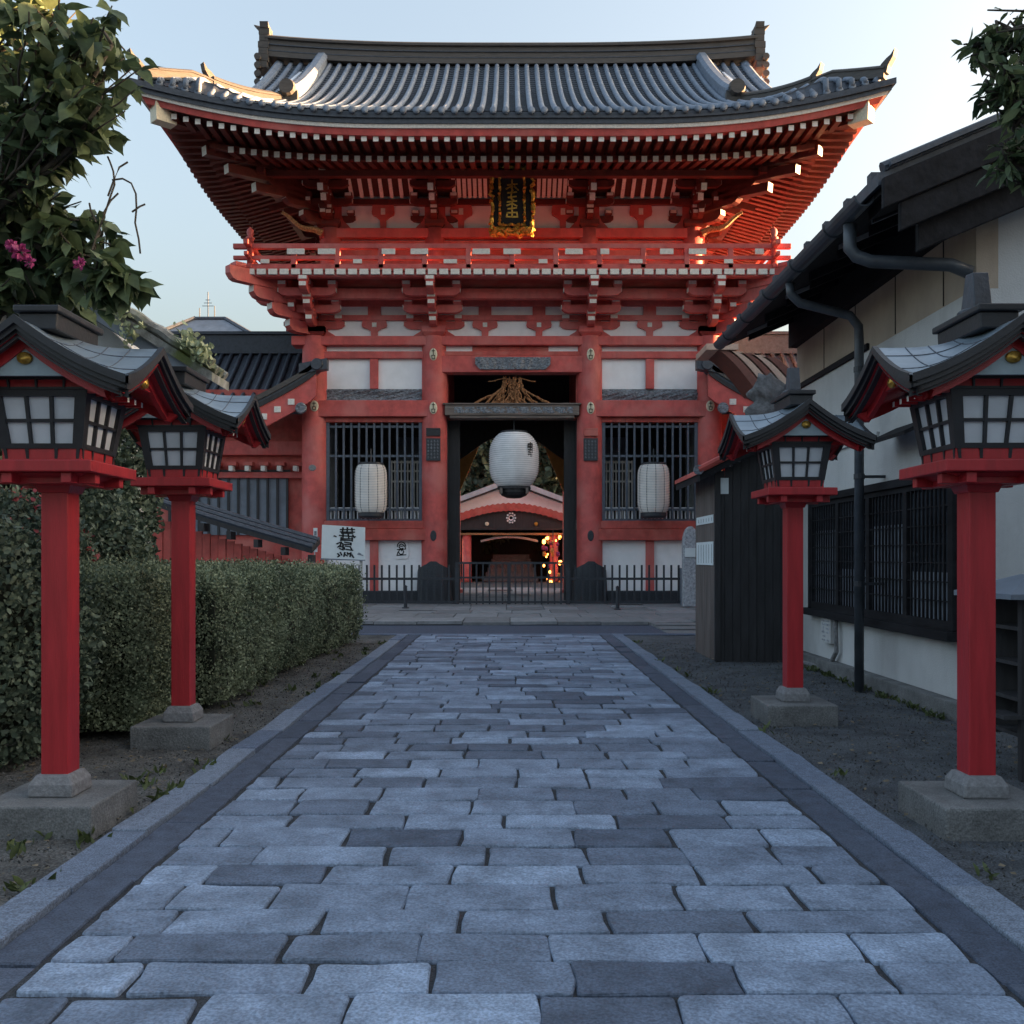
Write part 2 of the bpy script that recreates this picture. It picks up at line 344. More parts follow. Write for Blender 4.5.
# cross lane at the end of the path, then the plaza one low step up
mb = MB(); mb.box(-14, 14, 18.31, 20.9, -.04, -.004); setting(mb.build('lane', 'band'))
mb = MB(); mb.box(-14, 4.4, 18.32, 18.55, -.02, .006); setting(mb.build('lane_edge', 'kerb'))
mb = MB(); mb.box(-16, 16, 20.9, 60, -.05, .062); setting(mb.build('plaza_bed', 'bed'))
mb = MB(); y = 20.88
while y < 43:
    y1 = y + 1.55; x = -14.
    while x < 14:
        x1 = x + rng.choice([.95, 1.0, 1.05]); sett(mb, x+.006, x1-.006, y+.006, y1-.006, float(rng.uniform(0, 1)), .08 + rng.normal()*.002, .008, .001, .05); x = x1
    y = y1
setting(mb.build('plaza_paving', 'plaza', tone=True))
mb = MB()
for k in range(3): mb.box(3.1, 5.6, 18.7 + .75*k, 20.86 if k == 2 else 19.43 + .75*k, -.03, .0 + .03*k)
setting(mb.build('side_step', 'plaza'))
# fallen leaves and crumbs on the two verges
n = 2600; px = np.where(rng.random(n) < .6, rng.uniform(-3.6, -2.2, n), rng.uniform(2.2, 4.1, n)); py = rng.uniform(3.5, 17, n)
pos = np.stack([px, py, np.full(n, .012)], 1); d = rnd(n); d[:, 2] *= .15; nr = rnd(n) * .35 + np.array([0, 0, 1.])
v, f, idx = leaves(pos, d, nr, rng.uniform(.014, .055, n), 'chip'); tag(raw_mesh('leaf_litter', v, f, 'litter', tone=rng.random(n)[idx]), 'dry leaf crumbs scattered over the soil and asphalt beside the path', 'leaf litter', kind='stuff')
n = 26000; px = np.where(rng.random(n) < .5, rng.uniform(-4.4, -2.18, n), rng.uniform(2.18, 4.2, n)); py = 3.6 + 13 * rng.random(n) ** 1.6
pos = np.stack([px, py, rng.uniform(-.01, .012, n)], 1)
v, f, idx = leaves(pos, rnd(n), rnd(n), rng.uniform(.008, .026, n), 'chip'); tag(raw_mesh('gravel', v, f, 'peb', tone=rng.random(n)[idx]), 'fine grey gravel crumbs on the dark ground beside the path', 'gravel', kind='stuff')

# weeds along the hedge foot, the kerb and the house plinth
wp, wd_, wn_, ws_ = [], [], [], []
for k in range(90):
    if k % 3 == 0: c = (rng.uniform(-3.3, -2.25), rng.uniform(4, 16))
    elif k % 3 == 1: c = (rng.uniform(3.98, 4.07), rng.uniform(8.6, 13.5))
    else: c = (rng.choice([-1, 1]) * rng.uniform(2.17, 2.26), rng.uniform(3.5, 17))
    m = int(rng.integers(5, 16)); a = rng.uniform(0, 6.28, m)
    wp.append(np.stack([c[0] + rng.normal(size=m)*.03, c[1] + rng.normal(size=m)*.04, np.full(m, -.01)], 1)); wd_.append(np.stack([np.cos(a)*.6, np.sin(a)*.6, rng.uniform(.3, 1, m)], 1)); ws_.append(rng.uniform(.03, .10, m))
wp, wd_, ws_ = np.concatenate(wp), np.concatenate(wd_), np.concatenate(ws_); v, f, idx = leaves(wp, wd_, rnd(len(wp)), ws_, 'long')
tag(raw_mesh('weeds', v, f, 'weed', tone=rng.random(len(wp))[idx]), 'small weeds sprouting along the kerbs and the house plinth', 'weeds', kind='stuff')
# ------------------------------------------------------------------ red post lanterns
LROOF_H1, LROOF_H2, LA, LB = .31, .25, .575, .50
def lroof_z(x, y, z0=2.43):
    g = lambda u: .55 * (1-u) + .45 * (1-u) ** 2
    u = min(abs(x) / LA, 1); v = min(abs(y) / LB, 1); p = 3.2
    a = LROOF_H1 * g(u); b = LROOF_H2 * g(v)
    return z0 + (a ** p + b ** p) ** (1/p)
def make_lantern(label):
    t = thing('post_lantern', label, 'lantern', (0, 0, 0), 'red post lanterns along the path')
    mb = MB(); mb.box(-.315, .315, -.315, .315, -.05, .165); mb.build('plinth', 'conc', t, bevel=.012)
    mb = MB(); q = lambda h, z: [(-h,-h,z),(h,-h,z),(h,h,z),(-h,h,z)]
    mb.rings([q(.128, .165), q(.124, .235), q(.096, .285)], 0); mb.build('footing', 'granite', t, bevel=.012)
    mb = MB(); mb.box(-.075, .075, -.075, .075, .28, 1.95); mb.build('post', 'lred', t, bevel=.006)
    mb = MB(); mb.rings([q(.085, 1.86), q(.10, 1.90), q(.24, 1.956)], 0)
    for s in (-1, 1):
        mb.box(s*.16-.028, s*.16+.028, -.28, .28, 1.90, 1.957)
        mb.box(-.28, .28, s*.16-.028, s*.16+.028, 1.902, 1.958)
    mb.build('bracket', 'lred', t, bevel=.004)
    mb = MB(); mb.box(-.31, .31, -.31, .31, 1.958, 2.022); mb.build('shelf', 'lred', t, bevel=.006)
    mb = MB(); mb.box(-.215, .215, -.215, .215, 2.022, 2.09); mb.build('lower_panel', 'lred', t)
    # tapered box of black bars, a frosted pane in each side
    zb, zt, hb, ht = 2.09, 2.405, .222, .268
    fr = MB()
    hw = lambda z: hb + (ht-hb) * (z-zb) / (zt-zb)
    def side(k, u, z, out):
        h = hw(z) + out; x, y = u, -h
        for _ in range(k): x, y = -y, x
        return (x, y, z)
    for k in range(4):
        def bar(u0, u1, z0, z1, o0, o1):
            # u given as fractions -1..1 of half width
            vs = []
            for o_ in (o0, o1):
                for (uu, zz) in ((u0, z0), (u1, z0), (u1, z1), (u0, z1)): vs.append(side(k, uu * (hw(zz) + (0 if abs(uu) < 1 else o_)), zz, o_))
            fr.add(vs, [(0,1,2,3),(4,7,6,5),(0,4,5,1),(1,5,6,2),(2,6,7,3),(3,7,4,0)], 0)
        bar(-1, -.76, zb, zt, -.04, .0); bar(.76, 1, zb, zt, -.04, .0)
        bar(-.76, .76, zb, zb+.028, -.04, .0); bar(-.76, .76, zt-.036, zt, -.04, .0)
        for uu in (-.26, .26): bar(uu-.035, uu+.035, zb+.028, zt-.036, -.03, -.004)
        zm = (zb+zt)/2 - .006; bar(-.76, .76, zm-.008, zm+.008, -.03, -.006)
        for uu in (-.9, -.36, .36, .9): bar(uu-.04, uu+.04, zb-.065, zb, -.04, .001)
        for uu in (-.55, 0, .55): bar(uu-.02, uu+.02, zt+.004, zt+.05, -.02, .012)
    fr.build('frame', 'black', t)
    for k in range(4):
        mb = MB(); vs = [side(k, s * .78 * hw(z), z, -.024) for s, z in ((-1, zb+.02), (1, zb+.02), (1, zt-.03), (-1, zt-.03))]
        vs += [side(k, s * .78 * hw(z), z, -.030) for s, z in ((-1, zb+.02), (1, zb+.02), (1, zt-.03), (-1, zt-.03))]
        mb.add(vs, [(0,1,2,3),(4,7,6,5),(0,4,5,1),(1,5,6,2),(2,6,7,3),(3,7,4,0)], 0); mb.build('pane', 'pane', t)
    mb = MB(); mb.box(-.276, .276, -.276, .276, zt, zt+.012, 1); mb.box(-.272, .272, -.272, .272, zt+.012, zt+.05, 0); mb.box(-.285, .285, -.285, .285, zt+.05, zt+.066, 1)
    mb.box(-.33, .33, -.30, .30, zt+.066, zt+.10, 0); mb.build('upper_rail', ['lred', 'black'], t)
    # roof: crossed gables with a concave sweep
    top = MB(); n = 24
    xs = [-LA + 2*LA*i/n for i in range(n+1)]; ys = [-LB + 2*LB*i/n for i in range(n+1)]
    top.grid([[(x, y, lroof_z(x, y)) for x in xs] for y in ys])
    rf = top.build('roof', 'copper', t, smooth=True)
    und = MB(); und.grid([[(x*.97, y*.97, lroof_z(x, y) - .085) for x in xs] for y in ys])
    und.build('underside', 'lred', rf, smooth=True)
    edge = MB()
    def skirt(pts, out, z0, z1, th):
        r0 = []; r1 = []; r2 = []; r3 = []
        for (x, y, nx, ny) in pts:
            z = lroof_z(x, y); r0.append((x+nx*out, y+ny*out, z+z0)); r1.append((x+nx*out, y+ny*out, z+z1))
            r2.append((x+nx*(out-th), y+ny*(out-th), z+z1)); r3.append((x+nx*(out-th), y+ny*(out-th), z+z0))
        edge.grid([r3, r0, r1, r2])
    for s in (-1, 1):
        e1 = [(x, s*LB, 0, s) for x in xs]; e2 = [(s*LA, y, s, 0) for y in ys]
        for e in (e1, e2):
            skirt(e, .012, .010, -.034, .03); skirt(e, -.008, -.034, -.062, .03); skirt(e, -.03, -.062, -.105, .03)
    edge.build('edge_board', 'black', rf)
    # seams
    for x in (-.40, -.27, -.13, .13, .27, .40):
        sm = MB(); sm.tube([(x, y, lroof_z(x, y) + .001) for y in np.linspace(-LB, LB, 17)], .0035, 5); sm.build('seam', 'tile', rf)
    for y in (-.3, -.1, .1, .3):
        for s in (-1, 1):
            sm = MB(); sm.tube([(x*s, y, lroof_z(x, y) + .001) for x in np.linspace(.12, LA, 9)], .0035, 5); sm.build('seam', 'tile', rf)
    # gables: red rake, pale tympanum, gilt boss
    for k in range(4):
        hx, hy, H_ = (LA, LB, LROOF_H1) if k % 2 == 0 else (LB, LA, LROOF_H2)
        def rot(x, y, z):
            for _ in range(k): x, y = -y, x
            return (x, y, z)
        yy = -(hy - .10)
        g = lambda u: .55 * (1-u) + .45 * (1-u) ** 2
        us = np.linspace(-1, 1, 13)
        mb = MB(); pts = [(u*hx*.62, 2.455 + H_ * .62 * g(abs(u))) for u in us]
        mb.prism(pts, lambda p, a: rot(p[0], yy + a, p[1]), 0.01, .03)
        ty = mb.build('tympanum', 'tymp' if k % 2 == 0 else 'lred', t)
        mb = MB(); up = [(u*hx*.93, 2.43 + H_ * g(abs(u)) - .07) for u in us]; lo = [(u*hx*.84, 2.43 + H_ * g(abs(u)) * .9 - .112) for u in us]
        poly = up + lo[::-1]; nn = len(us)
        vs = [rot(x, yy - .0, z) for x, z in up] + [rot(x, yy, z) for x, z in lo] + [rot(x, yy+.03, z) for x, z in up] + [rot(x, yy+.03, z) for x, z in lo]
        fs = []
        for i in range(nn-1): fs += [(i, i+1, nn+i+1, nn+i), (2*nn+i, 2*nn+i+1, 3*nn+i+1, 3*nn+i), (nn+i, nn+i+1, 3*nn+i+1, 3*nn+i)]
        mb.add(vs, fs); rb = mb.build('rake_board', 'lred', t)
        mb = MB()
        prof = [(.0, -.014), (.026, -.014), (.030, -.006), (.042, -.006), (.045, .0), (.045, .02)]
        zc = 2.43 + H_ - .195
        rr = []
        for r_, h_ in prof:
            rr.append([rot(r_ * .9 * math.cos(a), yy - .004 + h_, zc + r_ * .7 * math.sin(a)) for a in np.linspace(0, 2*math.pi, 16, endpoint=False)])
        mb.rings(rr); mb.build('boss', 'gold', rb, smooth=True)
        for u in (np.linspace(-.25, .25, 6) if k % 2 else ()):
            mb = MB(); mb.frame(Vector(rot(u, -.30, 2.386)), Vector(rot(1,0,0)), Vector(rot(0,-1,0)), Vector((0,0,1)), -.014, .014, -.03, .065, 0, .030, 0, {4: 1, 2: 0})
            mb.build('rafter', ['lred', 'wtip'], rf)
    mb = MB()
    mb.rings([[(-.10,-.26,2.73),(.10,-.26,2.73),(.10,.26,2.73),(-.10,.26,2.73)], [(-.105,-.26,2.82),(.105,-.26,2.82),(.105,.26,2.82),(-.105,.26,2.82)]])
    mb.box(-.125, .125, -.285, .285, 2.82, 2.858); cap = mb.build('ridge_cap', 'black', t, bevel=.008)
    mb = MB(); mb.lathe([(.085, 2.858), (.10, 2.866), (.10, 2.884), (.08, 2.894)], (0, 0, 0), 16)
    mb.rings([[(-.05,-.085,2.89),(.05,-.085,2.89),(.05,.085,2.89),(-.05,.085,2.89)], [(-.045,-.055,3.09),(.045,-.055,3.09),(.045,.035,3.10),(-.045,.035,3.10)]])
    mb.build('finial', 'tile', t, bevel=.006)
    return t
lan = make_lantern('nearest red post lantern on the right, beside the dark notice stand')
lan.location = (2.63, 5.36, 0)
for (x, y, s, lb) in ((-2.55, 5.39, 1.0, 'nearest left red post lantern, partly cut by the frame, before the tall bush'),
                      (-2.66, 7.74, 1.05, 'smaller-looking left red post lantern standing at the end of the clipped hedge'),
                      (2.62, 8.80, 1.05, 'red post lantern on the right before the dark plank shed')):
    c = copy_tree(lan); c.location = (x, y, 0); c.scale = (1, 1, s); c['label'] = lb
    if x < 0:
        for ch in [q for q in list(C.objects) if q.parent == c and q.name.startswith('finial')]: bpy.data.objects.remove(ch)
# ------------------------------------------------------------------ the two-storey vermilion gate
GX, GY = .063, 30.0
gate = thing('temple_gate', 'two-storey vermilion temple gate with blue grey tiled roof at the end of the paved path', 'gate', (GX, GY + 4, .08))
def gb(): return MB()
def GZ(py, d=30.): return PZ(py, d)
COLX = [-6.22, -2.45, 2.45, 6.22]; CR = .41; GD = 8.0
def gx(x): return GX + x
# columns
for r, yy in enumerate((GY, GY+4, GY+8)):
    for i, cx in enumerate(COLX):
        mb = gb(); mb.lathe([(CR*1.25, .08), (CR*1.25, .2), (CR*1.02, .26), (CR, .3), (CR*.99, 5), (CR*.95, 8.42)], (gx(cx), yy, 0), 28)
        co = mb.build('column', 'red', gate, smooth=True)
        md = co.modifiers.new('e', 'EDGE_SPLIT'); md.split_angle = R(35)
        if r: continue
        def medal(z, rx, rz, m, dx=0, th=.02):
            mb = gb(); rr = []
            for k, h_ in ((1, .03), (1, -.0), (.8, -.012), (0.001, -.012)):
                rr.append([(gx(cx) + dx + rx*k*math.cos(a), yy - CR - th + h_ + .02, z + rz*k*math.sin(a)) for a in np.linspace(0, 2*math.pi, 18, endpoint=False)])
            mb.rings(rr); return mb.build('medallion', m, co)
        def glyph(par, z, h, dx=0):
            mb = gb(); fn = lambda u, v, o: (gx(cx) + dx + u, yy - CR - .034 - o, z + v)
            strokes(mb, [[(-.04, .1*h), (.05, .1*h)], [(0, .16*h), (0, -.02*h)], [(-.05, -.04*h), (.05, -.04*h), (.04, -.15*h), (-.04, -.14*h), (-.05, -.04*h)]], fn, .022); mb.build('engraving', 'ink', par)
        if abs(cx) < 3:
            for z in (GZ(357), GZ(410)): glyph(medal(z, .12, .19, 'cream'), z, 1)
            medal(GZ(536), .10, .17, 'iron')
            s = .16 if cx < 0 else -.1
            mb = gb(); mb.box(gx(cx)-.22, gx(cx)+.22, yy-CR-.05, yy-CR+.1, GZ(462), GZ(440)); pl = mb.build('name_plate', 'iron', co)
            mb = gb(); fn = lambda u, v, o: (gx(cx) + u, yy - CR - .0505 - o, GZ(451) + v)
            L_ = []
            for q in range(4):
                for rrow in range(6):
                    u0 = -.16 + q*.1; v0 = .26 - rrow*.1; L_ += [[(u0-.025, v0), (u0+.03, v0-.005)], [(u0, v0+.03), (u0+.004, v0-.035)], [(u0-.02, v0-.03), (u0+.025, v0-.035)]]
            strokes(mb, L_, fn, .014); mb.build('lettering', 'carve', pl)
            mb = gb(); mb.box(gx(cx)-.22, gx(cx)+.22, yy-CR-.05, yy-CR+.1, GZ(437.5), GZ(431.5)); mb.box(gx(cx)-.22, gx(cx)+.22, yy-CR-.055, yy-CR+.1, GZ(431.4), GZ(430)); mb.build('name_plate', 'redlo' if cx > 0 else 'black', co)
        else:
            glyph(medal(GZ(408), .13, .17, 'cream', .06 if cx < 0 else -.04), GZ(408), .8, .06 if cx < 0 else -.04)
            if cx < 0: medal(GZ(469), .12, .10, 'granite')
# dark sleeves with an ogee point round the two middle columns
for cx in COLX[1:3]:
    mb = gb(); n = 32; rr = [[], [], [], []]
    for j in range(n):
        a = 2*math.pi*j/n; c, s_ = math.cos(a), math.sin(a)
        sq = 1 / max(abs(c), abs(s_)) ; r_ = .56 * (.45 + .55 * min(sq, 1.25)); u = abs(c)
        zt = 1.36 - .30 * (abs(c) ** 1.4) * (abs(s_) < .95) - .0
        for q, (rad, z) in enumerate(((r_*1.03, .08), (r_, .3), (r_*.93, zt), (.40, zt + .01))): rr[q].append((gx(cx) + rad*c, GY + rad*s_, z))
    mb.rings(rr, 0, False); mb.build('column_sleeve', 'iron', gate)
# beams on the front plane
def beam(x0, x1, z0, z1, m='red', y0=-.28, y1=.28, name='beam', bev=.02): mb = gb(); mb.box(gx(x0), gx(x1), GY+y0, GY+y1, z0, z1); return mb.build(name, m, gate, bevel=bev)
XL = 6.22
beam(-6.9, 6.9, GZ(347), GZ(338), 'red', -.30, .30)
for (a, b) in ((-6.22, -2.45), (2.45, 6.22)):
    beam(a, b, GZ(359.5), GZ(352.5), 'red', -.2, .2)
    beam(a-.0, b, GZ(418), GZ(402), 'red', -.36, .3)
    beam(a, b, GZ(423), GZ(418.2), 'redlo', -.18, .2)
    beam(a, b, GZ(529), GZ(521), 'redlo', -.24, .2); beam(a, b, GZ(540.5), GZ(529.2), 'redlo', -.32, .2)
    mc = (a+b)/2
    for (z0, z1, nm) in ((GZ(389.5), GZ(359.7), 'upper'), (GZ(592), GZ(540.7), 'lower'), (GZ(352.3), GZ(347.2), 'thin')):
        for (p, q) in ((a+.3, mc), (mc, b-.3)):
            mb = gb(); mb.box(gx(p), gx(q), GY-.06, GY+.1, z0, z1); mb.build('plaster_panel', 'white', gate)
        if nm != 'thin':
            mb = gb(); mb.box(gx(mc-.13), gx(mc+.13), GY-.17, GY-.065, z0, z1); mb.build('strut', 'red', gate, bevel=.01)
    # carved frieze
    mb = gb(); nx = 60; zz = np.linspace(GZ(401.6), GZ(389.8), 9); xs = np.linspace(a+.38, b-.38, nx)
    P = np.array([[(x, z, 0) for x in xs] for z in zz]).reshape(-1, 3); hgt = lump(P*np.array([1., 1.6, 1]), 7, 11).reshape(9, nx)
    mb.grid([[(gx(x), GY-.10 - .07*max(-.6, hgt[j, i]), z) for i, x in enumerate(xs)] for j, z in enumerate(zz)]); mb.build('carved_frieze', 'carve', gate)
    mb = gb(); mb.box(gx(a), gx(b), GY-.30, GY+.15, .05, GZ(590.5)); mb.build('base_course', 'iron', gate, bevel=.02)
    # barred window and the dark room behind it
    z0, z1 = GZ(521), GZ(423.2); fr = gb(); xa, xb = a+.44, b-.44
    for (p, q, r_, s_) in ((xa-.06, xa+.04, z0, z1), (xb-.04, xb+.06, z0, z1)): fr.box(gx(p), gx(q), GY-.14, GY, r_, s_)
    for z in (z0+.03, z0+.36, z1-.12, (z0+z1)/2+.5): fr.box(gx(xa), gx(xb), GY-.085, GY-.035, z-.035, z+.035)
    nb = 12
    for k in range(nb+1):
        x = xa + (xb-xa)*k/nb; wd = .03
        fr.box(gx(x-wd), gx(x+wd), GY-.12, GY-.04, z0, z1)
    fr.build('window_grille', 'grille', gate)
    nk = gb()
    for k in range(nb*2):
        x = xa + (xb-xa)*(k+.5)/(nb*2); nk.box(gx(x-.02), gx(x+.02), GY+.0, GY+.03, z0, z0+.4)
    nk.box(gx(xa), gx(xb), GY+.0, GY+.035, z0+.38, z0+.43); nk.build('low_rail', 'white', gate)
    mb = gb(); s = -1 if a < 0 else 1
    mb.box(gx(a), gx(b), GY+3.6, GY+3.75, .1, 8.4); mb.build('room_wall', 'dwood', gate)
    # lighter lattice screen on the inner half of the room
    ix0, ix1 = (mc + .3, b - .3) if s < 0 else (a + .3, mc - .3)
    mb = gb()
    for k in range(13):
        x = ix0 + (ix1-ix0)*k/12; mb.box(gx(x-.022), gx(x+.022), GY+1.9, GY+1.95, z0, z0+2.1)
    for z in (z0+1.4, z0+1.75, z0+2.05): mb.box(gx(ix0), gx(ix1), GY+1.89, GY+1.96, z-.03, z+.03)
    mb.build('inner_screen', 'paper2', gate)
    mb = gb(); mb.box(gx(ix0), gx(ix1), GY+3.5, GY+3.58, z0+2.15, z1); mb.build('inner_window', 'greyroof', gate)
    mb = gb(); mb.box(gx(a), gx(b), GY, GY+8, z0-.12, z0-.02); mb.build('room_floor', 'dwood', gate)
# side and back walls, passage sides and ceilings
for s in (-1, 1):
    x = s*6.22
    mb = gb(); mb.box(gx(x-.08), gx(x+.08), GY+.2, GY+8, .08, 8.42); mb.build('side_wall', 'white', gate)
    for z in (2.4, 6.2, 8.2): mb = gb(); mb.box(gx(x-.22), gx(x+.22), GY, GY+8, z-.2, z+.2); mb.build('beam', 'red', gate)
    x = s*2.45
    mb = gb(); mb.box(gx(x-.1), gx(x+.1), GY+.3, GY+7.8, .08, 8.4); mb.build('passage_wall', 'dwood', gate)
    mb = gb(); mb.box(gx(min(x, x-s*.42))+0, gx(max(x, x-s*.42)), GY+.1, GY+.36, .08, GZ(418)); mb.build('door_post', 'dwood', gate, bevel=.02)
    mb = gb(); mb.box(gx(min(x-s*.20, x-s*.78)), gx(max(x-s*.20, x-s*.78)), GY+.5, GY+.62, .1, GZ(418)); mb.build('door_leaf', 'dwood', gate, bevel=.02)
    mb = gb(); mb.box(gx(x-s*.3-.13), gx(x-s*.3+.13), GY-.02, GY+.12, GZ(530), GZ(520)); mb.build('post_block', 'agedw', gate)
    mb = gb(); mb.box(gx(x-s*.3-.12), gx(x-s*.3+.12), GY+.06, GY+.3, GZ(404), GZ(374)); mb.build('strut', 'redlo', gate)
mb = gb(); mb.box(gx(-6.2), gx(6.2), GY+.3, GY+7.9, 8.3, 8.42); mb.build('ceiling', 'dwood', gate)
for (a, b) in ((-6.22, -2.45), (2.45, 6.22)): mb = gb(); mb.box(gx(a), gx(b), GY+7.95, GY+8.1, .08, 8.4); mb.build('back_wall', 'white', gate)
# centre bay: lintels, plaque, old carved beam, rope of dry straw
beam(-2.45, 2.45, GZ(374), GZ(357.5), 'red', -.3, .2); beam(-2.45, 2.45, GZ(357), GZ(352.5), 'redlo', -.2, .2)
for (a, b) in ((-2.4, -1.25), (1.15, 2.4)): mb = gb(); mb.box(gx(a), gx(b), GY-.1, GY+.1, GZ(352.3), GZ(347.2)); mb.build('plaster_panel', 'white', gate)
beam(-1.25, 1.15, GZ(352.3), GZ(347.2), 'redlo', -.12, .1)
mb = gb(); zz = np.linspace(GZ(371.5), GZ(359.5), 8); xs = np.linspace(-1.15, 1.2, 50); P = np.array([[(x, z, 0) for x in xs] for z in zz]).reshape(-1, 3); hgt = lump(P, 8, 4).reshape(8, 50)
mb.grid([[(gx(x*(1 - .12*(j < 3)*(3-j)/3)), GY-.36 - .04*hgt[j, i], z) for i, x in enumerate(xs)] for j, z in enumerate(zz)]); mb.build('carved_board', 'carve', gate, solid=.05)
mb = gb(); mb.box(gx(-2.1), gx(2.1), GY-.34, GY+.2, GZ(416.5), GZ(406.5)); mb.box(gx(-2.16), gx(2.16), GY-.38, GY+.2, GZ(406.4), GZ(404.8)); mb.box(gx(-1.95), gx(1.95), GY-.30, GY+.2, GZ(419.4), GZ(416.6)); ab = mb.build('aged_beam', 'agedw', gate, bevel=.015)
mb = gb(); xs = np.linspace(-1.8, 1.9, 60); zz = np.linspace(GZ(414.5), GZ(408.5), 6); P = np.array([[(x, z, 0) for x in xs] for z in zz]).reshape(-1, 3); hgt = lump(P, 9, 8).reshape(6, 60)
mb.grid([[(gx(x), GY-.345 - .03*max(-.2, hgt[j, i]), z) for i, x in enumerate(xs)] for j, z in enumerate(zz)]); mb.build('carving', 'carve', ab)
mb = gb(); r2 = random.Random(5)
for k in range(46):
    x0 = r2.uniform(-.28, .28); x1 = x0*1.6 + r2.uniform(-.3, .3) * (1 if k % 3 else 2.2); pts = []
    zt, zb_ = GZ(379) + r2.uniform(-.1, .06), GZ(404.5)
    for q in range(7):
        f = q/6; pts.append((gx(x0 + (x1-x0)*f**1.6 + r2.uniform(-.06, .06)), GY-.05 + r2.uniform(-.10, .1), zt + (zb_-zt)*min(1, f + r2.uniform(-.06, .06))))
    mb.tube(pts, [.012 + .035*(q/6)*r2.random() for q in range(7)], 5)
for sg in (-1, 1):
    for k in range(3):
        pts = [(gx(sg*(.1 + 1.15*f + r2.uniform(-.03, .03))), GY-.02+r2.uniform(-.05, .05), GZ(382) - f**.7*(GZ(382)-GZ(404)) + r2.uniform(-.04, .04)) for f in np.linspace(0, 1, 9)]
        mb.tube(pts, .02, 5)
    mb.tube([(gx(sg*(.0 + .75*f)), GY, GZ(380 - 1.5*math.sin(f*5))) for f in np.linspace(0, 1, 8)], .018, 5)
tag(mb.build('straw_bundle', 'straw'), 'frayed bundle of dry straw rope resting on the carved beam over the gateway', 'straw bundle')
# rear arch of the passage
for s in (-1, 1):
    pass
mb = gb(); arc = [(-2.36, GZ(418)), (-2.36, GZ(470, 37.5))]
for t in np.linspace(0, 1, 13): arc.append((-2.2 + .0 + 1.9*t**.8, GZ(463, 37.5) + 1.0*math.sin(t*math.pi/2)))
top_ = [(x, z) for x, z in arc[2:]]
full = [(-2.4, 8.3)] + [(-2.4, top_[0][1])] + top_ + [(-x, z) for x, z in top_[::-1]] + [(2.4, top_[0][1]), (2.4, 8.3)]
mb.prism(full, lambda p, a: (gx(p[0]), GY+6.9+a, p[1]), 0, .12); mb.build('arched_valance', 'dwood', gate)
for s in (-1, 1):
    mb = gb(); mb.prism([(s*2.4, 3.2), (s*1.2, 6.0), (s*2.4, 6.0)], lambda p, a: (gx(p[0]), GY+7.2+a, p[1]), 0, .1); mb.build('corner_panel', 'orange', gate)

# ---- bracket clusters
UPV = Vector((0, 0, 1))
def arm(mb, o, U, V, L_, z, h, half_w, along):     # a boat-shaped arm centred on o; along=True runs on U, else on V from 0 to L_
    A, B = (U, V) if along else (V, U)
    s0 = -L_ if along else -.15
    k = min(.22, h)
    prof = [(s0, z+h), (s0, z+h*.45), (s0+k*.45, z+.12*h), (s0+k, z), (L_-k, z), (L_-k*.45, z+.12*h), (L_, z+h*.45), (L_, z+h)]
    n = len(prof); o = Vector(o)
    vs = [tuple(o + A*p + B*(-half_w) + UPV*q) for p, q in prof] + [tuple(o + A*p + B*half_w + UPV*q) for p, q in prof]
    fs = [(i, (i+1) % n, n+(i+1) % n, n+i) for i in range(n)] + [tuple(range(n)), tuple(range(n, 2*n))]
    mb.add(vs, fs)
    # white end
    for e in ([L_, s0] if along else [L_]):
        sg = 1 if e > 0 else -1
        oo = o + A*(e + sg*.004)
        mb.frame(oo, B, A, UPV, -half_w*.93, half_w*.93, -.02, .004, z+h*.47, z+h*.97, 1)
def block(mb, o, U, V, u, v, z, s=.15, h=.2, white=False):
    o = Vector(o) + U*u + V*v
    q = lambda r, zz: [tuple(o + U*(a*r) + V*(b*r) + UPV*zz) for a, b in ((-1,-1),(1,-1),(1,1),(-1,1))]
    mb.rings([q(s*.72, z), q(s, z+h*.42), q(s, z+h)])
    if white: mb.frame(o, U, V, UPV, -s*.8, s*.8, s+.001, s+.012, z+h*.44, z+h*.96, 1)
def cluster(name, o, U, V, k=1.0, steps=3, stepo=.55, rise=.38, lat=.95, tail=False, m=('red', 'wtip'), whites=True):
    mb = gb(); U = Vector(U).normalized(); V = Vector(V).normalized(); o = Vector(o)
    block(mb, o, U, V, 0, 0, 0, .36*k, .3*k)
    for i in range(steps):
        z = (.26 + rise*i) * k; v = stepo*i*k
        arm(mb, o + V*v, U, V, (lat - .04*i)*k, z, .24*k, .10*k, True)
        arm(mb, o, U, V, (stepo*(i+1) + .18)*k, z+.01, .24*k, .11*k, False)
        for u in (-.8, 0, .8):
            block(mb, o, U, V, u*lat*k, v, z + .24*k, .14*k, .2*k, whites)
        block(mb, o, U, V, 0, v + stepo*k, z + .24*k, .15*k, .2*k, whites)
    if tail:
        # sloping tail rafters with white ends
        for i, (v0, w0, ln) in enumerate(((.1, 1.25, 2.1), (.1, .95, 1.5))):
            d = (V*math.cos(R(16)) - UPV*math.sin(R(16))); nn = d.cross(U).normalized()
            if nn.z < 0: nn = -nn
            mb.frame(o + V*v0*k + UPV*(w0*k), U, d, nn, -.10*k, .10*k, 0, ln*k, 0, .24*k, 0, {4: 1})
    return mb.build(name, list(m), gate)
zt = GZ(338)
def ring_pos(hx, y0, y1, xs, ys):
    out = [(x, y0, (1,0,0), (0,-1,0)) for x in xs] + [(hx, y, (0,1,0), (1,0,0)) for y in ys] + [(-hx, y, (0,1,0), (-1,0,0)) for y in ys]
    return out
for (x, y, U, V) in ring_pos(6.22, GY, GY+8, COLX, (GY+.0, GY+4, GY+8)):
    cluster('bracket_cluster', (gx(x), y, zt), U, V)
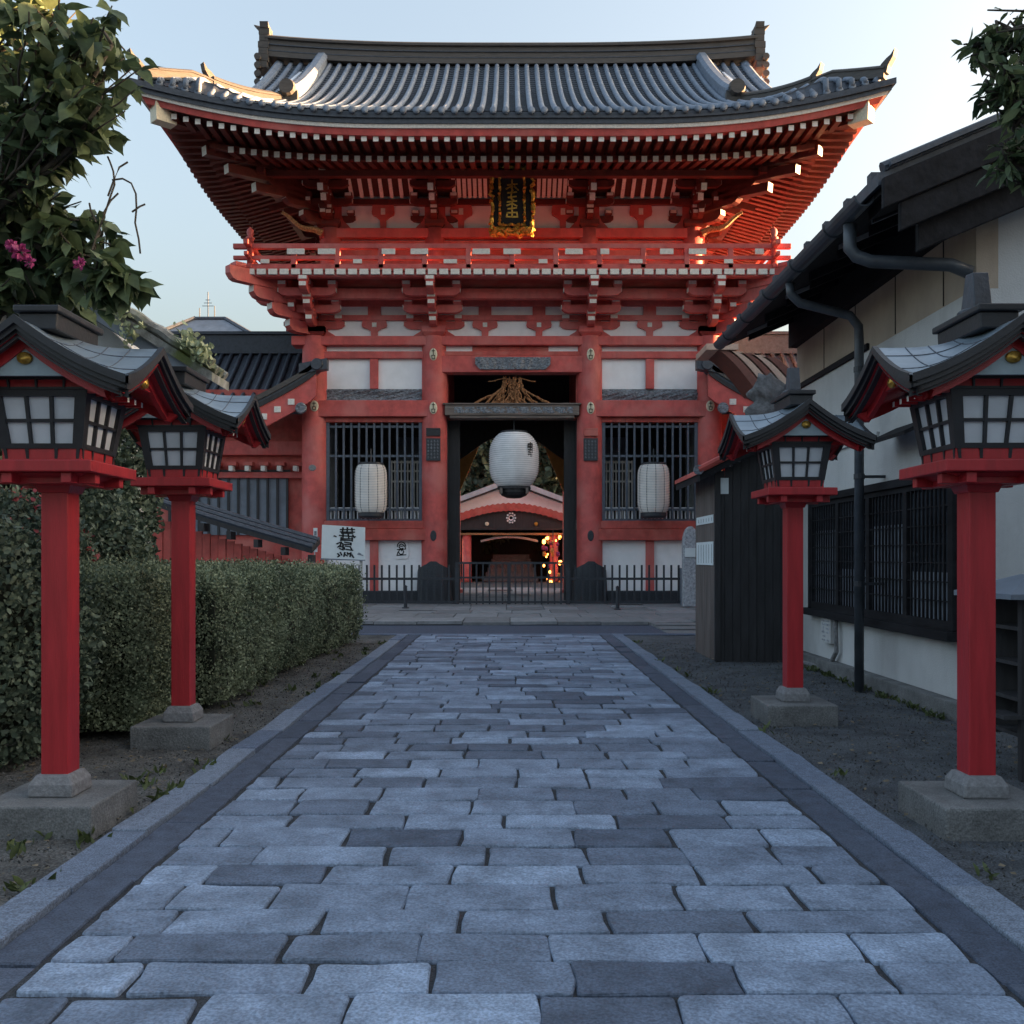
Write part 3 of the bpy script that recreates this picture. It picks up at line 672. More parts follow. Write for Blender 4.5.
for sx in (-1, 1):
    for (yy, sy) in ((GY, -1), (GY+8, 1)):
        o = (gx(sx*6.22), yy, zt); V = Vector((sx, sy, 0)).normalized(); U = Vector((-V.y, V.x, 0)); mb = gb()
        for i in range(4):
            arm(mb, o, U, V, 1.0 + .62*i, .05 + .40*i, .36, .15, False)
            block(mb, o, U, V, 0, .8 + .62*i, .4 + .4*i, .17, .18)
        mb.build('corner_bracket', ['red', 'wtip'], gate)
# tie beams, white infill and flared struts between clusters
def tie(z0, z1, x, y0, m='red', nm='beam', yo=.12):
    mb = gb(); mb.box(gx(-x), gx(x), y0-yo, y0+.1, z0, z1); mb.build(nm, m, gate)
mb = gb(); mb.box(gx(-6.2), gx(6.2), GY-.02, GY+.1, zt, 9.9); mb.build('plaster_wall', 'white', gate)
for s in (-1, 1): mb = gb(); mb.box(gx(s*6.22-.05), gx(s*6.22+.05), GY+.1, GY+8, 8.42, 9.9); mb.build('plaster_wall', 'white', gate)
for (a, b) in ((321, 316), (307, 300.5)): tie(GZ(a), GZ(b), 6.3, GY)
tie(GZ(296), GZ(290), 6.3, GY, 'red')
tie(9.42, 9.72, 7.2, GY-.80, 'red', yo=.12)
def flare(x, y, z0, z1, nm='flared_strut', k=1.0):
    h = z1-z0; pr = [(.10,0),(.11,.38*h),(.22,.5*h),(.38,.6*h),(.40,.72*h),(.37,h)]; pr = [(a*k, b) for a, b in pr]
    poly = [(-a, b) for a, b in pr][::-1] + pr
    mb = gb(); mb.prism(poly, lambda p, a: (gx(x)+p[0], y-.10+a, z0+p[1]), 0, .09)
    mb.box(gx(x)-.07, gx(x)+.07, y-.115, y-.1, z0+.60*h, z0+.86*h, 1); mb.build(nm, ['red', 'wtip'], gate)
def sidebell(x, y, z0, z1, sg, k=1.):
    h = z1-z0; pr = [(0,0),(.72,0),(.60,.16*h),(.44,.34*h),(.36,.6*h),(.36,h),(0,h)]; mb = gb()
    mb.prism([(sg*a*k, b) for a, b in pr], lambda p, a: (gx(x)+p[0], y-.09+a, z0+p[1]), 0, .07); mb.build('bell_panel', 'red', gate)
mids = [(-4.335), (-.85), (.85), 4.335]
for x in mids: flare(x, GY, zt, GZ(321)); 
for x in mids:
    mb = gb(); mb.box(gx(x-.2), gx(x+.2), GY-.10, GY-.03, GZ(316), GZ(297)); mb.build('strut', 'red', gate)
for x in COLX:
    for sg in (-1, 1): 
        if abs(x + sg*.5) < 6.3: sidebell(x, GY, zt, GZ(321), sg)

# ---- balcony
BX, BY0, BY1 = 7.95, GY-1.8, GY+9.8; bz0, bz1 = 9.87, 10.07
mb = gb(); mb.box(gx(-BX), gx(BX), BY0, BY1, bz1-.06, bz1+.02); mb.build('balcony_floor', 'redlo', gate)
mb = gb(); mb.box(gx(-BX), gx(BX), BY0+.06, BY0+.3, bz0-.02, bz1-.061); mb.box(gx(-BX), gx(BX), BY1-.3, BY1-.06, bz0-.02, bz1-.061)
mb.box(gx(-BX), gx(-BX+.3), BY0+.301, BY1-.301, bz0-.02, bz1-.061); mb.box(gx(BX-.3), gx(BX), BY0+.301, BY1-.301, bz0-.02, bz1-.061); mb.build('balcony_edge', 'red', gate)
nj = 47
for k in range(nj):
    x = -BX + .17 + (2*BX-.34)*k/(nj-1)
    mb = gb(); mb.box(gx(x-.13), gx(x+.13), BY0-.03, BY0+.058, bz0+.02, bz1-.02, 1); mb.build('joist_end', ['red', 'wtip'], gate)
for s in (-1, 1):
    for k in range(24):
        y = BY0 + .3 + k*.47; a, b = sorted((gx(s*BX), gx(s*(BX+.03)))); mb = gb(); mb.box(a, b, y, y+.26, bz0+.02, bz1-.02); mb.build('joist_end', 'wtip', gate)
    for (yy, sy) in ((BY0, -1), (BY1, 1)):
        mb = gb(); V = Vector((s, sy, 0)).normalized(); U = Vector((-V.y, V.x, 0)); o = Vector((gx(s*(BX-1.0)), yy - sy*1.0, bz0-.3))
        arm(mb, o, U, V, 1.95, .06, .42, .14, False); mb.build('corner_beam', ['red', 'red'], gate)
def railbox(x0, x1, y0, y1, z0, z1, nm='rail', m='red'): mb = gb(); mb.box(x0, x1, y0, y1, z0, z1); return mb.build(nm, m, gate, bevel=.015)
ov = .36
for (zc, th) in ((10.76, .075), (10.42, .06), (10.16, .07)):
    o2 = ov if zc > 10.2 else .0
    for (ya) in (BY0+.14, BY1-.14): railbox(gx(-BX-o2), gx(BX+o2), ya-th, ya+th, zc-th, zc+th)
    for s in (-1, 1): railbox(gx(s*(BX-.14))-th, gx(s*(BX-.14))+th, BY0-o2, BY1+o2, zc-th*.96, zc+th*.96)
for s in (-1, 1):
    for yy in (BY0+.14, BY1-.14):
        mb = gb(); mb.lathe([(.10, 10.05), (.10, 10.95), (.13, 10.97), (.13, 11.03), (.07, 11.06), (.11, 11.16), (.09, 11.26), (.0, 11.36)], (gx(s*(BX-.14)), yy, 0), 14); mb.build('rail_post', 'red', gate, smooth=True)
for k in range(1, 12):
    x = -BX + .14 + (2*BX-.28)*k/12
    railbox(gx(x-.08), gx(x+.08), BY0+.07, BY0+.2, 10.08, 10.70, 'rail_strut')
r3 = random.Random(3)
for k in range(17):
    x = -BX + .6 + (2*BX-1.2)*k/16
    mb = gb(); z = 10.50 if k % 3 else 10.23; wd = r3.choice([.13, .2, .26]); mb.box(gx(x-wd), gx(x+wd), BY0+.02, BY0+.06, z+.0, z+.165 if z > 10.4 else z+.12); mb.build('rail_block', 'wtip', gate)
for s in (-1, 1):
    for k in range(1, 7): y = BY0 + (BY1-BY0)*k/7; railbox(gx(s*(BX-.14))-.07, gx(s*(BX-.14))+.07, y-.08, y+.08, 10.08, 10.7, 'rail_strut')

# ---- upper storey
UX, UY0, UY1 = 5.9, GY+.3, GY+7.7
mb = gb(); mb.box(gx(-UX), gx(UX), UY0, UY0+.15, 10.0, 14.6); mb.build('plaster_wall', 'white', gate)
mb = gb(); mb.box(gx(-UX), gx(UX), UY1-.15, UY1, 10.0, 14.6); mb.build('plaster_wall', 'white', gate)
for s in (-1, 1): mb = gb(); a, b = sorted((gx(s*UX), gx(s*(UX-.15)))); mb.box(a, b, UY0+.151, UY1-.151, 10.0, 14.6); mb.build('plaster_wall', 'white', gate)
def ub(z0, z1, yo=.2, m='red', nm='beam'):
    mb = gb(); mb.box(gx(-UX-.2), gx(UX+.2), UY0-yo, UY0-.002, z0, z1); mb.build(nm, m, gate, bevel=.015)
    for s in (-1, 1): mb = gb(); a, b = sorted((gx(s*(UX+.002)), gx(s*(UX+yo)))); mb.box(a, b, UY0+.1, UY1, z0, z1); mb.build(nm, m, gate)
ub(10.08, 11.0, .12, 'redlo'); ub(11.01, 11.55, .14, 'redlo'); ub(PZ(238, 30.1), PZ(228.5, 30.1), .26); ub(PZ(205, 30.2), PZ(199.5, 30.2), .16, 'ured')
UC = [-5.75, -2.45, 2.45, 5.75]
zu = PZ(228, 30.1)
for x in UC:
    mb = gb(); mb.lathe([(.33, 10.05), (.33, zu)], (gx(x), UY0, 0), 20); mb.build('upper_column', 'red', gate, smooth=True)
for (x, y, U, V) in ring_pos(5.9, UY0, UY1, UC, (UY0+.05, UY0+3.7, UY1)):
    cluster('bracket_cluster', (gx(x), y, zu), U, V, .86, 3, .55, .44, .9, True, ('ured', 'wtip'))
for sx in (-1, 1):
    for (yy, sy) in ((UY0, -1), (UY1, 1)):
        o = (gx(sx*5.9), yy, zu); V = Vector((sx, sy, 0)).normalized(); U = Vector((-V.y, V.x, 0)); mb = gb()
        for i in range(3): arm(mb, o, U, V, .95 + .62*i, .10 + .36*i, .3, .13, False)
        for i, (w0, ln) in enumerate(((.75, 2.6), (1.12, 3.5), (1.5, 4.2))):
            d = (V*math.cos(R(5)) - UPV*math.sin(R(5))); nn = d.cross(U).normalized(); nn = nn if nn.z > 0 else -nn
            mb.frame(Vector(o) + UPV*w0, U, d, nn, -.13, .13, 0, ln, 0, .26, 0, {4: 1})
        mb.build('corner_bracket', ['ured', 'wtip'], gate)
    # carved gilt nosing at the wall corner
    mb = gb(); mb.tube([(gx(sx*(5.9 + .1 + 1.15*f)), UY0-.3-.5*f, PZ(233, 30) + .45*f**1.8 + .05*math.sin(9*f)) for f in np.linspace(0, 1, 10)], [.11 - .06*f for f in np.linspace(0, 1, 10)], 7); mb.build('carved_nosing', 'nose', gate)
for x in (-4.1, -1.62, -.0, 1.62, 4.1): flare(x, UY0-.0, zu, PZ(205, 30.2), k=.9)
for x in UC:
    for sg in (-1, 1):
        if abs(x + sg*.5) < 5.9: sidebell(x, UY0, zu, PZ(205, 30.2), sg, .9)
for sx in (-1, 1):
    pass
for x in (): mb = gb(); mb.box(gx(x-.2), gx(x+.2), UY0-.1, UY0-.003, PZ(199.4, 30.2), PZ(193, 30.2)); mb.build('strut', 'red', gate)
# slatted cove under the eaves (pale slats over dark)
for (a, b) in ((-5.2, -3.0), (-1.9, -.75), (.75, 1.9), (3.0, 5.2)):
    for i in range(7):
        f = (i+.5)/7; x = a + (b-a)*f; mb = gb(); hh = .55 * math.sin(math.pi*f)**.35
        mb.prism([(-.055, 0), (.055, 0), (.055, .09), (-.055, .09)], lambda p, t_: (gx(x+p[0]), UY0-.35 - .75*t_, PZ(198.5, 30) + .44*t_*(.4+.6*hh/.55) + p[1]), 0, 1); mb.build('cove_slat', 'wtip', gate)
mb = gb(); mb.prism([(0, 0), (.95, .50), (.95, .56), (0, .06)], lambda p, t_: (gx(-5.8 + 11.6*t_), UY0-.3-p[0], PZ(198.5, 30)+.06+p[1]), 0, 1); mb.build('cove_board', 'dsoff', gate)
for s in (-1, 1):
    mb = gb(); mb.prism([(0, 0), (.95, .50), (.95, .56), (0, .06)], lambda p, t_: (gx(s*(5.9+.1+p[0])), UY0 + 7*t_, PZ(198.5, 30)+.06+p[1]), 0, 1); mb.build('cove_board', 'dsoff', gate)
# eave purlins
PZ1 = 13.14
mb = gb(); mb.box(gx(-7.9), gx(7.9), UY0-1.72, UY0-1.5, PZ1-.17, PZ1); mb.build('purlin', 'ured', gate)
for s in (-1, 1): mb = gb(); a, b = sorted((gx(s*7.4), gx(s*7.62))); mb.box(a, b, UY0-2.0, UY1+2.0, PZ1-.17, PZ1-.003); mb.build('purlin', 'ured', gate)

# ---- roof
EX, EY0, EY1 = 9.97, 25.94, 42.06; YC = 34.0; RH = EY1 - YC; ZE = 13.66; RISE = 5.45
def upc(a, lim, full): return max(0., min(1., (a - lim)/(full - lim)))
def uplift(x, y):
    dx = upc(abs(x), 3.2, EX); dy = upc(abs(y-YC), 1.6, RH)
    tf = RH - abs(y-YC); ts = EX - abs(x)
    e = .82 * dx**2.3 * max(0, 1 - tf/3.6) + .82 * dy**2.3 * max(0, 1 - ts/3.2)
    return min(e, .82) if (tf > .01 and ts > .01) else .82 * max(dx**2.3 if tf <= ts else 0, dy**2.3 if ts <= tf else 0)
def prof(t): s = max(0, t)/RH; return RISE * (.70*s + .30*s*s)
GEX = 8.35
def roofz(x, y, main=False):
    tf = RH - abs(y-YC); ts = EX - abs(x)
    t = tf if (main or abs(x) <= GEX) else min(tf, ts)
    return ZE + prof(t) + uplift(x, y)
sections = [('front', lambda u, t: (u, EY0 + t))]
roof = None
# main slopes: pans with stepped courses and round ribs
rsp = .345
def slope_pans(sgn):
    mb = gb(); n = int(2*EX/rsp); nc = 34
    for i in range(n):
        x0 = -EX + 2*EX*i/n; x1 = x0 + 2*EX/n; xm = (x0+x1)/2
        tmax = RH if abs(xm) < GEX else max(0.05, EX - abs(xm)); nn = max(1, int(nc*tmax/RH))
        rows = []
        for k in range(nn):
            for (tt, dz) in ((tmax*k/nn, .05), (tmax*(k+1)/nn, .0)):
                row = []
                for fx, sag in ((x0, .0), (x0*.5+x1*.5, -.035), (x1, .0)):
                    y = YC - sgn*(RH - tt) if sgn > 0 else YC + (RH-tt); yy = YC - (RH-tt)*sgn
                    row.append((gx(fx), yy, roofz(min(max(fx, -EX+.001), EX-.001), yy, abs(xm) < GEX) + dz + sag))
                rows.append(row)
        mb.grid(rows)
    return mb.build('roof', 'tile', gate)
roof = slope_pans(1); roof['label'] = 'blue grey tiled front slope'
back = gb(); back.grid([[(gx(x), YC + t, roofz(x, YC+t, abs(x) < GEX)) for x in np.linspace(-EX, EX, 60)] for t in np.linspace(0, RH-.001, 16)]); back.build('back_slope', 'tile', roof)
n = int(2*EX/rsp)
for i in range(n+1):
    x = -EX + 2*EX*i/n; x = min(max(x, -EX+.03), EX-.03)
    tmax = RH if abs(x) < GEX else (EX-abs(x))*.8
    if tmax < .3: tmax = .16
    pts = [(gx(x), EY0 - .02 + t, roofz(x, EY0+t, abs(x) < GEX) + .035) for t in np.linspace(0, tmax, 15)]
    mb = gb(); mb.tube(pts, .085, 8); mb.lathe([(.0, -.02), (.095, -.02), (.095, .05), (.09, .06)], (pts[0][0], pts[0][1]-.03, pts[0][2]-.015), 10, 0, 'y'); mb.build('round_tile_row', 'rib', roof, smooth=True)
# side skirts
for s in (-1, 1):
    mb = gb(); rows = []
    for t in np.linspace(0, EX-GEX+.6, 6):
        rows.append([(gx(s*(EX-t)), YC + v, ZE + prof(min(t, RH-abs(v)+.0)) + uplift(EX-t-.001, YC+v) ) for v in np.linspace(-(RH-.001)+min(t, 3), RH-.001-min(t, 3), 40)])
    mb.grid(rows); mb.build('side_slope', 'tile', roof)
    for k in range(41):
        v = -RH + .2 + (2*RH-.4)*k/40; tm = min(EX-GEX+.3, RH-abs(v)+.02)
        mb = gb(); pts = [(gx(s*(EX+.02-t)), YC+v, ZE + prof(t) + uplift(EX-t-.001, YC+v) + .035) for t in np.linspace(0, max(tm, .15), 5)]
        mb.tube(pts, .085, 7); mb.build('round_tile_row', 'rib', roof, smooth=True)
    # gable wall with bargeboard
    mb = gb(); tri = [(-RH+1.7, ZE+prof(1.65)), (0, ZE+RISE-.1), (RH-1.7, ZE+prof(1.65))]
    mb.prism(tri, lambda p, a: (gx(s*(GEX-1.0)) + a*s, YC+p[0], p[1]), 0, .1); mb.build('gable_wall', 'white', roof)
    mb = gb()
    for sg in (-1, 1):
        ts_ = np.linspace(1.0, RH, 14); a = [(gx(s*GEX), YC - sg*(RH-t), roofz(8, YC-(RH-t), True) - .03) for t in ts_]; b = [(p[0], p[1], p[2]-.5) for p in a]; c = [(p[0]-s*.1, p[1], p[2]) for p in b]
        mb.grid([a, b, c])
    mb.build('bargeboard', 'redlo', roof)
    mb = gb()
    for sg in (-1, 1):
        pts = [(gx(s*(GEX-.02)), YC - sg*(RH-t), roofz(8, YC-(RH-t), True) + .05) for t in np.linspace(1.5, RH, 14)]; mb.tube(pts, .13, 8)
    mb.build('verge_tile', 'rib', roof)
# main ridge
mb = gb(); xs = np.linspace(-8.75, 8.75, 25); rz = lambda x: ZE+RISE-.12 + .28*(abs(x)/8.75)**3
sec = [(-.34, 0), (-.30, .30), (-.27, .62), (-.34, .64), (-.34, .72), (-.2, .82), (.2, .82), (.34, .72), (.34, .64), (.27, .62), (.30, .30), (.34, 0)]
mb.rings([[(gx(x), YC+a, rz(x)+b) for a, b in sec] for x in xs]); mb.build('main_ridge', 'ridge', roof)
for z in (.2, .42): 
    mb = gb(); mb.rings([[(gx(x), YC+a, rz(x)+z+b) for a, b in ((-.325, 0), (-.325, .035), (.325, .035), (.325, 0))] for x in xs]); mb.build('ridge_course', 'tile', roof)
for s in (-1, 1):
    # horned end tile of stacked scalloped layers
    mb = gb(); o = gx(s*8.8); zb = rz(8.75)
    for k in range(6): mb.box(o-.16-.03*(k % 2), o+.16+.03*(k % 2), YC-.52+.05*k, YC+.52-.05*k, zb-.5+.26*k, zb-.5+.26*k+.22)
    mb.prism([(-.3, 1.02), (.3, 1.02), (.34, 1.22), (.16, 1.18), (-.16, 1.16), (-.34, 1.22)], lambda p, a: (o - .14 + a, YC+p[0], zb+p[1]), 0, .3)
    mb.rings([[(o+s*.1, YC-.12, zb+.9), (o+s*.1, YC+.12, zb+.9), (o-s*.2, YC+.12, zb+.95), (o-s*.2, YC-.12, zb+.95)], [(o+s*.42, YC-.06, zb+1.25), (o+s*.42, YC+.06, zb+1.25), (o+s*.1, YC+.06, zb+1.18), (o+s*.1, YC-.06, zb+1.18)]])
    for k in range(4): mb.lathe([(0, 0), (.12, 0), (.12, .2), (0, .2)], (o+s*(.15), YC-.6, zb-.35-.3*k+.2), 10, 0, 'y')
    mb.build('ridge_end_tile', 'ridge', roof)
    # descending ridge and corner ridge
    def ridge_run(pts, w_, h_, nm, m='rib'):
        mb = gb(); rr = []
        P = [Vector(p) for p in pts]
        for i, p in enumerate(P):
            d = (P[min(i+1, len(P)-1)] - P[max(0, i-1)]); d.z = 0; d.normalize(); sd_ = Vector((-d.y, d.x, 0))
            rr.append([tuple(p + sd_*a*w_ + UPV*b*h_) for a, b in ((-1, -.3), (-.85, .6), (-1, .62), (-.95, .78), (-.45, 1), (.45, 1), (.95, .78), (1, .62), (.85, .6), (1, -.3))])
        mb.rings(rr); return mb.build(nm, m, roof)
    for sg in (-1, 1):
        ys = [YC - sg*(RH-t) for t in np.linspace(2.7, RH-.2, 14)]
        pts = [(gx(s*6.75), y, roofz(6.75, y, True) + .05 + (.10 if i == 0 else 0)) for i, y in enumerate(ys)]
        ridge_run(pts, .22, .5, 'descending_ridge')
        mb = gb(); p = pts[0]; mb.lathe([(0, -.12), (.22, -.12), (.26, 0), (.22, .12), (0, .12)], (p[0], p[1]-sg*.12, p[2]+.28), 12, 0, 'y'); mb.box(p[0]-.3, p[0]+.3, p[1]-.1, p[1]+.1, p[2]-.15, p[2]+.2); mb.build('ridge_end_tile', 'ridge', roof)
        cp = []
        for f in np.linspace(0, 1, 16):
            x = 6.75 + (EX-.15-6.75)*f; y = YC - sg*(RH-2.9 + (2.9-.15)*f); t1 = min(RH-abs(y-YC), EX-x) if x > GEX else RH-abs(y-YC)
            z0 = ZE + prof(max(RH-abs(y-YC), 0)*.93) + uplift(x, y) + .05
            fl = .42 * upc(x, 8.4, EX)**2; cp.append((gx(s*(x+fl)), y - sg*fl*.6, z0))
        ridge_run(cp[:10], .17, .36, 'corner_ridge', 'ridge'); ridge_run(cp[9:], .15, .28, 'corner_ridge', 'ridge')
        for q, kk in ((9, 1.0), (15, 1.0)):
            p = Vector(cp[q]); d = Vector((s, -sg, 0)).normalized(); mb = gb()
            sd_ = Vector((-d.y, d.x, 0))
            sc_ = .6
            sh = [(-.25, 0), (.12, 0), (.2, .3), (.42, .62), (.5, .95), (.3, .72), (.1, .62), (-.12, .45), (-.25, .3)]
            vs = [tuple(p + d*a*sc_ + sd_*.10 + UPV*(b*sc_+.06)) for a, b in sh] + [tuple(p + d*a*sc_ - sd_*.10 + UPV*(b*sc_+.06)) for a, b in sh]; nn = len(sh)
            mb.add(vs, [(i, (i+1) % nn, nn+(i+1) % nn, nn+i) for i in range(nn)] + [tuple(range(nn)), tuple(range(nn, 2*nn))]); mb.build('horn_tile', 'ridge', roof)
# eave layers: dark tile edge, white strip, red fascia
def eave_loop(inset, dz):
    pts = []
    N_ = 40
    for i in range(N_): x = -EX + 2*EX*i/N_; pts.append((x, EY0, 0, -1))
    for i in range(N_): y = EY0 + (EY1-EY0)*i/N_; pts.append((EX, y, 1, 0))
    for i in range(N_): x = EX - 2*EX*i/N_; pts.append((x, EY1, 0, 1))
    for i in range(N_): y = EY1 - (EY1-EY0)*i/N_; pts.append((-EX, y, -1, 0))
    out = []
    for (x, y, nx, ny) in pts:
        u = .82 * max(upc(abs(x), 3.2, EX)**2.3 if abs(ny) or abs(abs(x)-EX) < 1e-6 and 0 else 0, upc(abs(y-YC), 1.6, RH)**2.3 if abs(nx) else 0)
        if abs(y-EY0) < 1e-6 or abs(y-EY1) < 1e-6: u = .82*upc(abs(x), 3.2, EX)**2.3
        fl = .42 * upc(abs(x), 6.2, EX)**2 * upc(abs(y-YC), 4.2, RH)**2 * max(0, 1-inset*2.2)
        xx = math.copysign(abs(x)*(EX-inset)/EX + fl, x); yy = YC + math.copysign(abs(y-YC)*(RH-inset)/RH + fl*.6, y-YC)
        out.append((gx(xx), yy, ZE + u + dz))
    return out
def eave_band(name, layers, m):
    mb = gb(); rr = [eave_loop(i, d) for i, d in layers]; mb.rings(rr, 0, False); return mb.build(name, m, gate)
eave_band('tile_edge', [(.25, .0), (-.0, .0), (.0, -.16), (.05, -.17), (.05, -.30), (.3, -.30)], 'tile')
eave_band('white_strip', [(.3, -.301), (.08, -.301), (.10, -.40), (.3, -.40)], 'wtip')
eave_band('fascia', [(.3, -.401), (.14, -.401), (.19, -.57), (.45, -.57)], 'red')
# rafters and soffit boards
def eup(a, lim, full): return .82*upc(a, lim, full)**2.3
def raft(side):
    horiz = side in ('front', 'back')
    half = EX if horiz else RH; ln = 10
    cnt = 60 if horiz else 50
    fly, bas = gb(), gb()
    wall = (EY0, UY0) if horiz else (EX, UX)
    run = (UY0 - EY0) if horiz else (EX-UX); whalf = UX if horiz else (UY1-UY0)/2
    for i in range(cnt):
        a = -half + .32 + (2*half - .64)*i/(cnt-1)
        inner = run if abs(a) < whalf else max(.3, half - abs(a) - .05)
        up = eup(abs(a), 3.2 if horiz else 1.6, half)
        def P(a_, t, z):
            if side == 'front': return (gx(a_), EY0+t, z)
            if side == 'back': return (gx(a_), EY1-t, z)
            if side == 'right': return (gx(EX-t), YC+a_, z)
            return (gx(-EX+t), YC+a_, z)
        def barr(mb, t0, t1, z0, z1, w_, h_):
            vs = [P(a-w_, t0, z0), P(a+w_, t0, z0), P(a+w_, t1, z1), P(a-w_, t1, z1), P(a-w_, t0, z0+h_), P(a+w_, t0, z0+h_), P(a+w_, t1, z1+h_), P(a-w_, t1, z1+h_)]
            mb.add(vs, [(0,3,2,1),(4,5,6,7),(0,1,5,4),(1,2,6,5),(2,3,7,6),(3,0,4,7)]); mb.m[-4] = 1
        fz = lambda t: ZE - .70 + .09*t + up*max(0, 1 - t/4.6)
        t1 = min(2.2, inner)
        barr(fly, .24, t1, fz(.24)-.03, fz(t1), .075, .15)
        if inner > 1.6:
            bz = lambda t: ZE - .93 + .27*(t-1.3) + .13 + up*max(0, 1 - t/4.6)*.95
            barr(bas, 1.12, inner, bz(1.12)-.06, bz(inner)-.06, .08, .17)
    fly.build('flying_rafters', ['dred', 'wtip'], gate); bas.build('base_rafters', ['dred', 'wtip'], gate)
    # boards above
    mb = gb(); rows = []
    for t in np.linspace(.2, run+.3, 8):
        row = []
        for a in np.linspace(-(half-t*.98), half-t*.98, 41):
            up = eup(abs(a), 3.2 if horiz else 1.6, half) * max(0, 1-t/4.6)
            z = ZE - .70 + .09*t + .145 + up if t < 1.5 else max(ZE - .70 + .09*t + .145, ZE - .93 + .27*(t-1.3) + .13 + .115) + up
            row.append((gx(a), EY0+t, z) if side == 'front' else (gx(a), EY1-t, z) if side == 'back' else (gx(EX-t), YC+a, z) if side == 'right' else (gx(-EX+t), YC+a, z))
        rows.append(row)
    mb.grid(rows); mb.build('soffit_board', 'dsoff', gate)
    # the strip that carries the flying rafters
    mb = gb(); rows = [[], [], [], []]
    for a in np.linspace(-(half-1.3), half-1.3, 31):
        up = eup(abs(a), 3.2 if horiz else 1.6, half) * (1-1.32/4.6)
        for k, (t, dz) in enumerate(((1.42, .24), (1.26, .24), (1.26, .38), (1.42, .40))):
            z = ZE - 1.02 + up + dz - .02
            rows[k].append((gx(a), EY0+t, z) if side == 'front' else (gx(a), EY1-t, z) if side == 'back' else (gx(EX-t), YC+a, z) if side == 'right' else (gx(-EX+t), YC+a, z))
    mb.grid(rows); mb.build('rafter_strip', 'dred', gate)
for sd_n in ('front', 'back', 'right', 'left'): raft(sd_n)
for sx in (-1, 1):
    for (ey, wy, sy) in ((EY0, UY0, -1), (EY1, UY1, 1)):
        mb = gb(); V = Vector((sx, sy, 0)).normalized(); U = Vector((-V.y, V.x, 0))
        a = Vector((gx(sx*5.7), wy, 14.0)); b = Vector((gx(sx*(EX-.14)), ey - sy*.14, ZE - .66 + .80)); d = b-a; L_ = d.length; d.normalize(); nn = d.cross(U).normalized(); nn = nn if nn.z > 0 else -nn
        mb.frame(a, U, d, nn, -.17, .17, 0, L_, -.3, .16, 0, {4: 1}); mb.build('hip_rafter', ['dred', 'wtip'], gate)
        mb = gb(); mb.frame(b, U, d, nn, -.19, .19, -.55, .03, -.34, .17); mb.build('hip_cap', 'cream', gate)
        mb = gb(); mb.lathe([(.02, .35), (.05, .3), (.13, .22), (.16, .0), (.19, -.1), (.0, -.1)], (b.x, b.y+ -sy*.3, b.z-.75), 12); pass

# ---- things that hang on the gate
def hang(name, label, cat, loc): return thing(name, label, cat, loc)
pq = thing('name_tablet', 'black tablet with gilt scrolled frame hung under the upper eaves', 'tablet', (gx(0), GY-1.0, PZ(235, 28.9)))
d_ = 28.9; zc0, zc1 = PZ(235, d_), PZ(170, d_); hwid = 20.5*d_/F; tl = .16
def tq(u, v, o): return (gx(0)+u, d_ - tl*(v-zc0)/1.0*.35 - o, v)
mb = gb(); mb.prism([(-hwid, zc0), (hwid, zc0), (hwid, zc1), (-hwid, zc1)], lambda p, a: tq(p[0], p[1], a), -.08, .03); mb.build('board', 'ink', pq)
def scroll(pts, r_, amp, nm, m='gold'):
    mb = gb(); P = []
    for (a, b) in zip(pts[:-1], pts[1:]):
        for f in np.linspace(0, 1, 26)[:-1]:
            u = a[0] + (b[0]-a[0])*f; v = a[1] + (b[1]-a[1])*f; P.append((u + amp*rng.normal(), v + amp*rng.normal()))
    P.append(P[0]); mb.tube([tq(u, v, .06 + .03*rng.normal()) for u, v in P], [r_*rng.uniform(.6, 1.3) for _ in P], 6); return mb.build(nm, m, pq)
scroll([(-hwid, zc0), (hwid, zc0), (hwid, zc1), (-hwid, zc1), (-hwid, zc0)], .07, .03, 'frame')
h2 = hwid*.60; a0, a1 = zc0+.28, zc1-.22
scroll([(-h2, a0), (h2, a0), (h2, a1), (-h2, a1), (-h2, a0)], .045, .008, 'inner_frame')
scroll([(-hwid*.9, zc0+.09), (hwid*.9, zc0+.09), (hwid*.9, zc0+.14), (-hwid*.9, zc0+.14), (-hwid*.9, zc0+.09)], .075, .04, 'scrollwork')
mb = gb(); zc = (a0+a1)/2; sc = (a1-a0)/2
gl = [[(-.12, .62), (.14, .66)], [(0, .82), (0, .40)], [(-.16, .46), (-.04, .56), (.02, .40)], [(.06, .56), (.17, .42)], [(-.12, .30), (.12, .34)], [(0, .40), (-.04, .10), (.06, -.02)], [(-.10, .12), (.11, .16)],
      [(-.13, -.06), (.12, -.02)], [(-.14, -.2), (0, -.12), (.13, -.22)], [(0, -.02), (0, -.36)], [(-.11, -.34), (.12, -.30)], [(-.13, -.5), (.13, -.48), (.15, -.66), (-.15, -.66), (-.13, -.5)], [(0, -.4), (0, -.66)]]
strokes(mb, [[(u*1.1, zc + v*sc) for u, v in ln] for ln in gl], lambda u, v, o: tq(u, v, .031+o), .05); mb.build('lettering', 'gold', pq)

